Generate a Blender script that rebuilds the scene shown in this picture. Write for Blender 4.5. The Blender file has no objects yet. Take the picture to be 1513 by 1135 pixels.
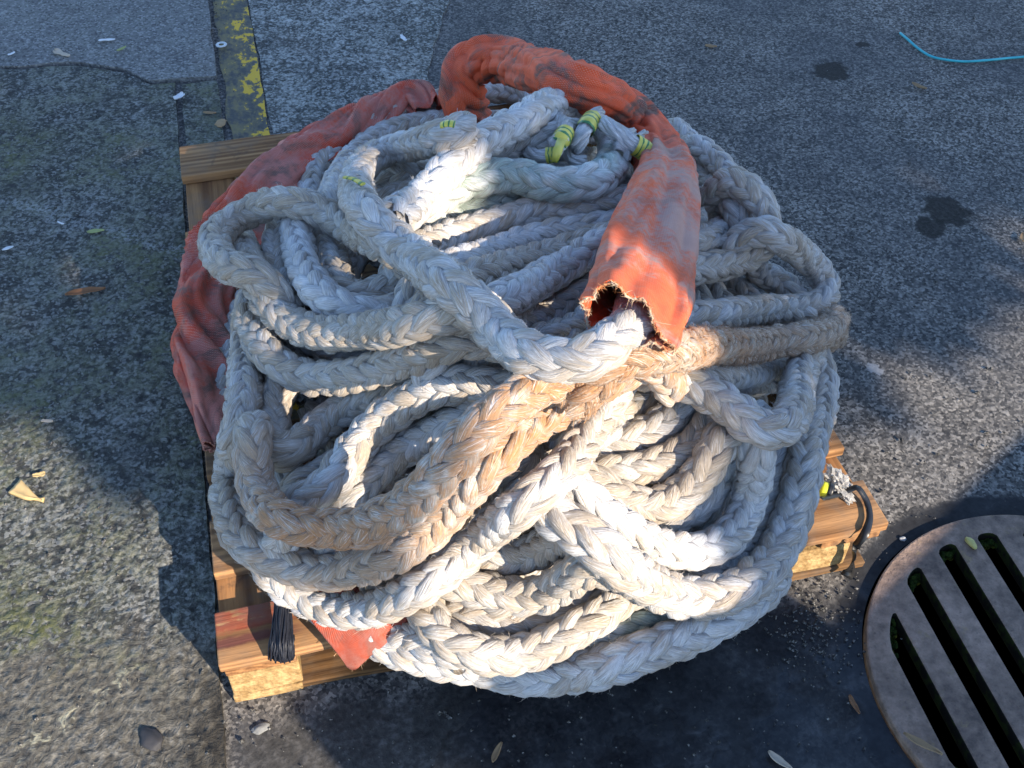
import bpy, bmesh, math, random
import numpy as np
from mathutils import Vector, Matrix, noise, kdtree, geometry
random.seed(7); rng = np.random.default_rng(7)
R = math.radians
SC = bpy.context.scene
COL = SC.collection

# ------------------------------------------------------------------ camera
IW, IH = 1513.0, 1135.0
F_PX, PITCH, ROLL, CAM_H = 1620.9, 0.80316, 0.00992, 1.4491
_fw = np.array([0, math.cos(PITCH), -math.sin(PITCH)])
_r0 = np.array([1.0, 0, 0]); _u0 = np.cross(_r0, _fw)
_r = _r0*math.cos(ROLL) + _u0*math.sin(ROLL)
_u = -_r0*math.sin(ROLL) + _u0*math.cos(ROLL)
CAM = np.array([0, 0, CAM_H])
def ray(x, y): return _fw + (x-IW/2)/F_PX*_r - (y-IH/2)/F_PX*_u
def at(x, y, z=0.0):
    d = ray(x, y); return CAM + d*(z-CAM_H)/d[2]
cd = bpy.data.cameras.new('camera'); co = bpy.data.objects.new('camera', cd); COL.objects.link(co)
cd.sensor_width = 36; cd.lens = 36*F_PX/IW; cd.clip_start = 0.05; cd.clip_end = 500
M3 = Matrix((_r, _u, -_fw)).transposed()
co.matrix_world = Matrix.Translation(CAM) @ M3.to_4x4()
SC.camera = co

# pallet frame: u along the front edge, v to the rear
PO = np.array([-0.3942, 0.7533, 0]); YAW = 0.25514
PA = np.array([math.cos(YAW), math.sin(YAW), 0]); PB = np.array([-math.sin(YAW), math.cos(YAW), 0])
DECK = 0.113
def pal(u, v, z=0.0): return PO + PA*u + PB*v + np.array([0, 0, z])
def uv_of(X):
    d = np.asarray(X) - PO
    return d @ PA, d @ PB

# ------------------------------------------------------------------ objects
def link(o, parent=None):
    COL.objects.link(o)
    if parent: o.parent = parent
    return o
def tag(o, label=None, cat=None, group=None, kind=None):
    if label: o['label'] = label
    if cat: o['category'] = cat
    if group: o['group'] = group
    if kind: o['kind'] = kind
    return o
def empty(name, loc=(0, 0, 0), rz=0.0):
    o = bpy.data.objects.new(name, None); o.empty_display_size = .05
    o.location = loc; o.rotation_euler = (0, 0, rz); return link(o)
def mesh_obj(name, V, F, mats, parent=None, uv=None, attrs=None, smooth=True, mi=None):
    """V (n,3), F: (m,k) array of equal polygons or list of lists."""
    me = bpy.data.meshes.new(name)
    V = np.asarray(V, dtype=np.float32)
    if isinstance(F, np.ndarray):
        m, k = F.shape
        me.vertices.add(len(V)); me.vertices.foreach_set('co', V.ravel())
        me.loops.add(m*k); me.loops.foreach_set('vertex_index', F.astype(np.int32).ravel())
        me.polygons.add(m); me.polygons.foreach_set('loop_start', np.arange(0, m*k, k, dtype=np.int32))
        me.update(calc_edges=True)
    else:
        me.from_pydata(V.tolist(), [], F)
    n = len(me.polygons)
    me.polygons.foreach_set('use_smooth', np.full(n, smooth))
    if uv is not None:
        l = me.uv_layers.new(name='UVMap')
        idx = np.empty(len(me.loops), dtype=np.int32); me.loops.foreach_get('vertex_index', idx)
        l.data.foreach_set('uv', np.asarray(uv, dtype=np.float32)[idx].ravel())
    for k, a in (attrs or {}).items():
        at_ = me.attributes.new(k, 'FLOAT', 'POINT'); at_.data.foreach_set('value', np.asarray(a, dtype=np.float32))
    for m_ in (mats if isinstance(mats, (list, tuple)) else [mats]): me.materials.append(m_)
    if mi is not None: me.polygons.foreach_set('material_index', np.asarray(mi, dtype=np.int32))
    me.update()
    return link(bpy.data.objects.new(name, me), parent)
class MB:
    def __init__(s): s.v = []; s.f = []
    def add(s, V, F):
        b = len(s.v); s.v += [tuple(map(float, p)) for p in V]; s.f += [[i+b for i in f] for f in F]
    def box(s, c0, c1, fr=None, jit=0):
        (x0, y0, z0), (x1, y1, z1) = c0, c1
        V = [(x0,y0,z0),(x1,y0,z0),(x1,y1,z0),(x0,y1,z0),(x0,y0,z1),(x1,y0,z1),(x1,y1,z1),(x0,y1,z1)]
        if jit: V = [(a+random.uniform(-jit, jit), b+random.uniform(-jit, jit), c+random.uniform(-jit, jit)*.3) for a, b, c in V]
        s.add(V, [(0,3,2,1),(4,5,6,7),(0,1,5,4),(1,2,6,5),(2,3,7,6),(3,0,4,7)])
    def build(s, name, mats, parent=None, smooth=False, uv=None):
        return mesh_obj(name, s.v, s.f, mats, parent, smooth=smooth, uv=uv)
def bevel(o, w, seg=2, ang=40):
    m = o.modifiers.new('bevel', 'BEVEL'); m.width = w; m.segments = seg; m.limit_method = 'ANGLE'; m.angle_limit = R(ang)
    return o

# ------------------------------------------------------------------ materials
class NT:
    def __init__(s, name, rough=.8, spec=.3):
        s.m = bpy.data.materials.new(name); s.m.use_nodes = True; s.t = s.m.node_tree; s.t.nodes.clear()
        s.out = s.t.nodes.new('ShaderNodeOutputMaterial'); s.b = s.t.nodes.new('ShaderNodeBsdfPrincipled')
        s.t.links.new(s.b.outputs[0], s.out.inputs[0])
        s.b.inputs['Roughness'].default_value = rough; s.b.inputs['Specular IOR Level'].default_value = spec
    def n(s, typ, **kw):
        x = s.t.nodes.new(typ)
        for k, v in kw.items(): setattr(x, k, v)
        return x
    def lk(s, a, b): s.t.links.new(a, b)
    def put(s, sock, v):
        if hasattr(v, 'node'): s.lk(v, sock)
        else: sock.default_value = v
    def obj(s): return s.n('ShaderNodeTexCoord').outputs['Object']
    def uv(s): return s.n('ShaderNodeTexCoord').outputs['UV']
    def attr(s, name): return s.n('ShaderNodeAttribute', attribute_name=name).outputs['Fac']
    def mapping(s, v, sc=(1, 1, 1), loc=(0, 0, 0), rot=(0, 0, 0)):
        x = s.n('ShaderNodeMapping'); s.lk(v, x.inputs[0]); x.inputs['Scale'].default_value = sc
        x.inputs['Location'].default_value = loc; x.inputs['Rotation'].default_value = rot; return x.outputs[0]
    def noise(s, v, scale, detail=4, rough=.55, dist=0, out='Fac'):
        x = s.n('ShaderNodeTexNoise'); s.lk(v, x.inputs['Vector']); x.inputs['Scale'].default_value = scale
        x.inputs['Detail'].default_value = detail; x.inputs['Roughness'].default_value = rough; x.inputs['Distortion'].default_value = dist
        return x.outputs[out]
    def vor(s, v, scale, feature='F1', out='Distance', rnd=1):
        x = s.n('ShaderNodeTexVoronoi', feature=feature); s.lk(v, x.inputs['Vector']); x.inputs['Scale'].default_value = scale
        x.inputs['Randomness'].default_value = rnd
        return x.outputs[out]
    def ramp(s, v, pts):
        x = s.n('ShaderNodeValToRGB'); s.lk(v, x.inputs[0]); e = x.color_ramp.elements
        while len(e) < len(pts): e.new(.5)
        for i, (p, c) in enumerate(pts):
            e[i].position = p; e[i].color = (c, c, c, 1) if isinstance(c, (int, float)) else (*c, 1)
        return x.outputs[0]
    def mr(s, v, a, b, c=0.0, d=1.0, smooth=True):
        x = s.n('ShaderNodeMapRange', interpolation_type='SMOOTHSTEP' if smooth else 'LINEAR'); s.put(x.inputs[0], v)
        for i, q in enumerate((a, b, c, d)): s.put(x.inputs[i+1], q)
        return x.outputs[0]
    def math(s, op, a, b=0.0, c=0.0):
        x = s.n('ShaderNodeMath', operation=op); s.put(x.inputs[0], a); s.put(x.inputs[1], b); s.put(x.inputs[2], c); return x.outputs[0]
    def mix(s, f, a, b, mode='MIX'):
        x = s.n('ShaderNodeMix', data_type='RGBA', blend_type=mode); s.put(x.inputs['Factor'], f)
        for i, q in ((6, a), (7, b)):
            s.put(x.inputs[i], (*q, 1) if isinstance(q, tuple) and len(q) == 3 else q)
        return x.outputs[2]
    def sep(s, v):
        x = s.n('ShaderNodeSeparateXYZ'); s.lk(v, x.inputs[0]); return x.outputs
    def comb(s, a, b, c=0.0):
        x = s.n('ShaderNodeCombineXYZ')
        for i, q in enumerate((a, b, c)): s.put(x.inputs[i], q)
        return x.outputs[0]
    def bump(s, h, dist, strength=1.0, nrm=None):
        x = s.n('ShaderNodeBump'); s.lk(h, x.inputs['Height']); x.inputs['Distance'].default_value = dist
        x.inputs['Strength'].default_value = strength
        if nrm is not None: s.lk(nrm, x.inputs['Normal'])
        return x.outputs[0]
    def done(s, col=None, rough=None, nrm=None):
        if col is not None: s.put(s.b.inputs['Base Color'], (*col, 1) if isinstance(col, tuple) else col)
        if rough is not None: s.put(s.b.inputs['Roughness'], rough)
        if nrm is not None: s.lk(nrm, s.b.inputs['Normal'])
        return s.m

def rope_mat(name, white=(.61, .605, .605), tan=(.39, .31, .225), tan_lo=.40, tan_hi=.66, rust=(.44, .205, .07), green=False):
    k = NT(name, .75, .25)
    uv = k.uv(); x, y, _ = k.sep(uv)
    crown = k.attr('crown'); rnd = k.attr('rnd'); stain = k.attr('stain')
    sk = k.math('MULTIPLY_ADD', x, 7.0, y)                     # yarns spiral slowly round the strand
    fib = k.noise(k.comb(k.math('MULTIPLY', x, 42), k.math('MULTIPLY', sk, 15), k.math('MULTIPLY', rnd, 50)), 1.0, 5, .68)
    yv = k.noise(k.comb(k.math('MULTIPLY', x, 14), k.math('MULTIPLY', sk, 13), k.math('MULTIPLY', rnd, 70)), 1.0, 2, .5)
    obj = k.obj()
    big = k.noise(obj, 9, 3, .6); mid = k.noise(obj, 45, 4, .65)
    pat = k.noise(k.comb(k.math('MULTIPLY', x, 26), k.math('MULTIPLY', sk, 4), k.math('MULTIPLY', rnd, 90)), 1.0, 3, .6)
    hair = k.noise(k.comb(k.math('MULTIPLY', x, 75), k.math('MULTIPLY', sk, 30), k.math('MULTIPLY', rnd, 30)), 1.0, 3, .62)
    f = k.math('ADD', k.math('MULTIPLY', big, .32), k.math('ADD', k.math('MULTIPLY', mid, .25), k.math('MULTIPLY', pat, .40)))
    f = k.math('ADD', f, k.math('ADD', k.math('MULTIPLY', k.math('SUBTRACT', fib, .5), .42), k.math('MULTIPLY', k.math('SUBTRACT', yv, .5), .25)))
    f = k.math('ADD', f, k.math('MULTIPLY', k.math('SUBTRACT', rnd, .5), .12))
    f = k.math('ADD', f, k.math('MULTIPLY', k.math('SUBTRACT', crown, .5), .16))
    tanf = k.math('MULTIPLY', k.mr(f, tan_lo, tan_hi), .92)
    c = k.mix(tanf, white, tan)
    if green:
        c = k.mix(k.mr(k.noise(obj, 14, 3), .40, .60, 0, .6), c, (.17, .28, .22))
    sf = k.math('MULTIPLY', stain, k.mr(k.math('ADD', k.math('ADD', k.math('MULTIPLY', big, .35), k.math('MULTIPLY', mid, .45)), k.math('MULTIPLY', fib, .30)), .42, .60))
    c = k.mix(sf, c, rust)
    grime = k.mr(k.math('ADD', k.math('MULTIPLY', k.noise(k.mapping(obj, loc=(3, 1, 7)), 17, 4, .7), .8), k.math('MULTIPLY', hair, .25)), .60, .76, 0, .55)
    c = k.mix(grime, c, (.15, .125, .10))
    c = k.mix(k.mr(fib, .32, .56, .55, 0), c, (.19, .17, .155))
    c = k.mix(k.mr(hair, .32, .50, .40, 0), c, (.13, .11, .095))
    c = k.mix(k.mr(hair, .54, .68, 0, .55), c, (.78, .775, .77))
    h = k.math('ADD', k.math('MULTIPLY', yv, 1.0), k.math('ADD', fib, k.math('ADD', k.math('MULTIPLY', hair, .5), k.math('MULTIPLY', k.noise(obj, 420, 2), .35))))
    k.b.inputs['Sheen Weight'].default_value = .15
    return k.done(c, .72, k.bump(h, .0024, 1.0))
M = {}
M['rope'] = rope_mat('rope_weathered')
M['rope_tan'] = rope_mat('rope_tan', white=(.60, .58, .55), tan_lo=.345, tan_hi=.60)
M['rope_white'] = rope_mat('rope_clean', white=(.64, .64, .645), tan_lo=.44, tan_hi=.75)
M['rope_rust'] = rope_mat('rope_rust', white=(.58, .50, .41), tan_lo=.32, tan_hi=.60, rust=(.36, .18, .075))
M['rope_green'] = rope_mat('rope_green', white=(.62, .65, .63), tan_lo=.50, tan_hi=.88, green=True)

# ------------------------------------------------------------------ the rope heap: centrelines, bottom to top
def catmull(P, n=12):
    P = np.asarray(P, float); Q = np.vstack([2*P[0]-P[1], P, 2*P[-1]-P[-2]]); o = []
    for i in range(1, len(Q)-2):
        p0, p1, p2, p3 = Q[i-1:i+3]
        for t in np.arange(n)/n:
            o.append(.5*((2*p1)+(-p0+p2)*t+(2*p0-5*p1+4*p2-p3)*t*t+(-p0+3*p1-3*p2+p3)*t**3))
    o.append(P[-1]); return np.array(o)
def resample(P, step):
    P = np.asarray(P, float); d = np.r_[0, np.cumsum(np.linalg.norm(np.diff(P, axis=0), axis=1))]
    n = max(4, int(d[-1]/step)+1); t = np.linspace(0, d[-1], n)
    return np.stack([np.interp(t, d, P[:, i]) for i in range(P.shape[1])], 1)
def gsm(z, s):
    k = np.exp(-.5*(np.arange(-int(3*s)-1, int(3*s)+2)/s)**2); k /= k.sum()
    return np.convolve(np.pad(z, len(k)//2, mode='edge'), k, mode='valid')
D = 0.055
CU, CV, RU, RV = .50, .43, .49, .59
def base_z(X):
    u, v = uv_of(X); rho = math.hypot((u-CU)/RU, (v-CV)/RV)
    return .142 + .26*max(0, 1-rho**2.8)
cloud = []; _kd = [None]
def rebuild():
    k = kdtree.KDTree(len(cloud))
    for i, p in enumerate(cloud): k.insert(p, i)
    k.balance(); _kd[0] = k
def drop(pix, clear=.050, lift=0.0, zmin=None, sm=3.0, add=True, step=7.0, up=0.0):
    """Lay a rope whose run is seen along pix onto what already lies there."""
    P = resample(catmull(pix), step); zr = np.empty(len(P))
    for i, (x, y) in enumerate(P):
        z = .68; last = None
        while z > .10:
            X = at(x, y, z)
            if z < (base_z(X) if zmin is None else zmin) + lift: break
            if _kd[0] is not None and _kd[0].find(X)[2] < clear: break
            last = z; z -= .006
        zr[i] = z
    z = gsm(zr, sm)
    for _ in range(6): z = np.maximum(z, zr*.75+z*.25); z = gsm(z, sm*.7)
    z = z + up*np.sin(np.linspace(.15, math.pi-.1, len(z)))
    X = np.array([at(x, y, h) for (x, y), h in zip(P, z)])
    if add:
        cloud.extend([tuple(p) for p in resample(X, .012)]); rebuild()
    return X

def frames(X):
    T = np.gradient(X, axis=0); T /= np.linalg.norm(T, axis=1)[:, None]
    N = np.empty_like(X); n = np.cross(T[0], [0, 0, 1.0]); n = np.cross(n, T[0]); N[0] = n/np.linalg.norm(n)
    for i in range(1, len(X)):
        v = N[i-1] - T[i]*(N[i-1] @ T[i]); N[i] = v/np.linalg.norm(v)
    return T, N, np.cross(T, N)
def braid(X, d=D, pitch=None, phase=None, ring=9, drift=.8, rough=1.0, stain=None, fuzz=1.0, taper=(0, 0), fuzzlen=1.0):
    """Twelve-strand plaited rope along X: six strands each way, two over two under."""
    pitch = pitch or d*3.35
    ds = pitch/28; X = resample(X, ds)
    for c in range(3): X[:, c] = gsm(X[:, c], 2.0)
    s = np.r_[0, np.cumsum(np.linalg.norm(np.diff(X, axis=0), axis=1))]; L = s[-1]
    T, N, B = frames(X); n = len(X)
    phase = random.uniform(0, 6.28) if phase is None else phase
    tw = phase + drift*np.sin(s*4+random.uniform(0, 6)) + drift*.6*np.sin(s*9+random.uniform(0, 6))
    w = 2*math.pi*s/pitch
    sc = np.ones(n)
    for e, a in ((0, taper[0]), (1, taper[1])):
        if a: dd = s if e == 0 else L-s; sc *= np.clip(dd/a, .15, 1)**.5
    VV, FF, UV, CR, RN, ST = [], [], [], [], [], []; HV, HF, HC, HR, HS = [], [], [], [], []
    base = 0; hb = 0
    if stain is None: st = np.zeros(n)
    else: st = np.interp(s/L, np.linspace(0, 1, len(stain)), stain)
    for sgn in (1, -1):
        for k in range(6):
            th0 = k*math.pi/3 + (math.pi/6 if sgn < 0 else 0)
            th = sgn*w + th0
            over = np.cos(3*th)*sgn
            th = th - .11*np.sin(3*th)*sgn                          # lies straighter while on top
            r = d*(.292 + .074*over)*sc
            r = r*(1+.05*np.sin(w*.53+k*2.1+sgn))
            A = th + tw
            rad = np.cos(A)[:, None]*N + np.sin(A)[:, None]*B
            C = X + rad*r[:, None]
            t = np.gradient(C, axis=0); t /= np.linalg.norm(t, axis=1)[:, None]
            o = rad - t*(rad*t).sum(1)[:, None]; o /= np.linalg.norm(o, axis=1)[:, None]; b = np.cross(t, o)
            ja = 1+.10*rough*gsm(rng.normal(0, 1, n), 6)*2.6; jb = 1+.09*rough*gsm(rng.normal(0, 1, n), 6)*2.6
            a_ = d*.166*sc*ja*(1+.14*over); b_ = d*.122*sc*jb
            q = np.arange(ring)/ring*2*math.pi
            cq, sq = np.cos(q), np.sin(q)
            off = o[:, None, :]*(cq[None, :, None]*b_[:, None, None]) + b[:, None, :]*(sq[None, :, None]*a_[:, None, None])
            V = C[:, None, :] + off
            V = V + rng.normal(0, .00055*rough, (n, ring, 1))*(off/np.linalg.norm(off, axis=2)[:, :, None])
            ii = np.arange(n-1)[:, None]*ring; jj = np.arange(ring)[None, :]; j2 = (jj+1) % ring
            F = np.stack([ii+jj, ii+j2, ii+ring+j2, ii+ring+jj], -1).reshape(-1, 4) + base
            VV.append(V.reshape(-1, 3)); FF.append(F)
            uu = np.broadcast_to(s[:, None], (n, ring)); vv = np.broadcast_to(np.abs(q/math.pi-1)[None, :], (n, ring))
            UV.append(np.stack([uu, vv], -1).reshape(-1, 2))
            cr = np.clip((np.linalg.norm(V-X[:, None, :], axis=2)/d-.22)/.28, 0, 1)
            CR.append(cr.ravel()); rr = random.random(); RN.append(np.full(n*ring, rr)); ST.append(np.broadcast_to(st[:, None], (n, ring)).ravel())
            base += n*ring
            nh = int(L*430*fuzz)                                  # loose fibres standing off the strand
            if nh and over.max() > 0:
                pi = rng.integers(1, n-1, nh); pj = rng.integers(-2, 3, nh) % ring
                ok = over[pi] > -.35; pi = pi[ok]; pj = pj[ok]
                p0 = V[pi, pj]; nn = off[pi, pj]; nn = nn/np.linalg.norm(nn, axis=1)[:, None]
                tt = t[pi]*rng.choice([-1, 1], len(pi))[:, None]
                sd = b[pi]*rng.normal(0, .6, len(pi))[:, None]
                ln = (rng.gamma(2.0, .0021, len(pi))*fuzzlen + .0012)[:, None]
                dirn = nn*rng.uniform(.25, 1.0, len(pi))[:, None] + tt*.8 + sd; dirn /= np.linalg.norm(dirn, axis=1)[:, None]
                d2 = dirn + rng.normal(0, .9, (len(pi), 3)); d2 /= np.linalg.norm(d2, axis=1)[:, None]
                wv = np.cross(dirn, nn+rng.normal(0, .3, nn.shape)); wv /= np.linalg.norm(wv, axis=1)[:, None]; wv *= .00024
                m1 = p0 + dirn*ln*.55; m2 = m1 + d2*ln*.45
                hv = np.stack([p0-wv, p0+wv, m1+wv*.8, m1-wv*.8, m2], 1).reshape(-1, 3)
                i0 = np.arange(len(pi))[:, None]*5 + hb
                HV.append(hv); HF.append(np.concatenate([i0+np.array([[0, 1, 2, 2]]), i0+np.array([[0, 2, 3, 3]]), i0+np.array([[3, 2, 4, 4]])]))
                HC.append(np.full(len(hv), 1.0)); HR.append(np.full(len(hv), rr)); HS.append(np.repeat(st[pi], 5)); hb += len(hv)
    V = np.vstack(VV); F = np.vstack(FF); UV = np.vstack(UV); cr = np.concatenate(CR); rn = np.concatenate(RN); ss = np.concatenate(ST)
    if HV:
        hv = np.vstack(HV); hf = np.vstack(HF) + len(V)
        tri = hf[:, :3]; V = np.vstack([V, hv]); UV = np.vstack([UV, np.tile([.3, .5], (len(hv), 1))])
        cr = np.r_[cr, np.concatenate(HC)]; rn = np.r_[rn, np.concatenate(HR)]; ss = np.r_[ss, np.concatenate(HS)]
        return V, F, tri, UV, cr, rn, ss
    return V, F, np.zeros((0, 3), int), UV, cr, rn, ss
def mixed_mesh(name, V, Q, T, mat, parent, uv, attrs):
    me = bpy.data.meshes.new(name)
    me.vertices.add(len(V)); me.vertices.foreach_set('co', np.asarray(V, np.float32).ravel())
    li = np.r_[Q.ravel(), T.ravel()].astype(np.int32)
    me.loops.add(len(li)); me.loops.foreach_set('vertex_index', li)
    ls = np.r_[np.arange(len(Q))*4, len(Q)*4+np.arange(len(T))*3].astype(np.int32)
    me.polygons.add(len(ls)); me.polygons.foreach_set('loop_start', ls)
    me.update(calc_edges=True)
    me.polygons.foreach_set('use_smooth', np.full(len(ls), True))
    l = me.uv_layers.new(name='UVMap'); l.data.foreach_set('uv', np.asarray(uv, np.float32)[li].ravel())
    for k, a in attrs.items():
        x = me.attributes.new(k, 'FLOAT', 'POINT'); x.data.foreach_set('value', np.asarray(a, np.float32))
    me.materials.append(mat); me.update()
    return link(bpy.data.objects.new(name, me), parent)

rope = empty('mooring_rope', pal(CU, CV, DECK))
tag(rope, 'heap of thick pale plaited mooring rope coiled on the wooden pallet', 'rope')
LOC = np.array(rope.location)
def lay(name, X, mat='rope', label=None, **kw):
    if kw.pop('tuck', True):
        a, b = X[0]-X[3], X[-1]-X[-4]
        a = a/np.linalg.norm(a)*.05; b = b/np.linalg.norm(b)*.05; dz = np.array([0, 0, 1.0])
        X = np.vstack([X[0]+a*1.1-dz*.075, X[0]+a*.7-dz*.035, X[0]+a*.3-dz*.008, X, X[-1]+b*.3-dz*.008, X[-1]+b*.7-dz*.035, X[-1]+b*1.1-dz*.075])
    V, Q, T, uv, cr, rn, st = braid(X, **kw)
    o = mixed_mesh(name, V-LOC, Q, T, M[mat], rope, uv, {'crown': cr, 'rnd': rn, 'stain': st})
    if label: o['label'] = label
    return o

# hidden turns that carry the heap
for rho, dz in ((.93, .0), (.80, -.012), (.66, -.01), (.52, -.01), (.38, -.01), (.24, -.01), (.10, -.01)):
    a0 = random.uniform(0, 6.28); rr = rho*(1+.02*math.sin(a0))
    ang = np.linspace(a0, a0+6.1, 90)
    P = []
    for a in ang:
        q = rr*(1+.03*math.sin(3*a+a0)); u = CU+RU*q*math.cos(a); v = CV+RV*q*math.sin(a)
        b = base_z(pal(u, v)); P.append(pal(u, v, max(.141, b-.052+dz) if rho < .9 else .141))
    if rho > .11: lay('coil_turn', np.array(P), 'rope', ring=8, fuzz=.3, tuck=False)
    if rho < .9:
        P = np.array(P); P2 = P.copy(); P2[:, 2] = np.maximum(.141, P[:, 2]-.055)
        if rho in (.66, .38): lay('coil_turn', P2, 'rope', ring=7, fuzz=0, tuck=False)

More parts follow.
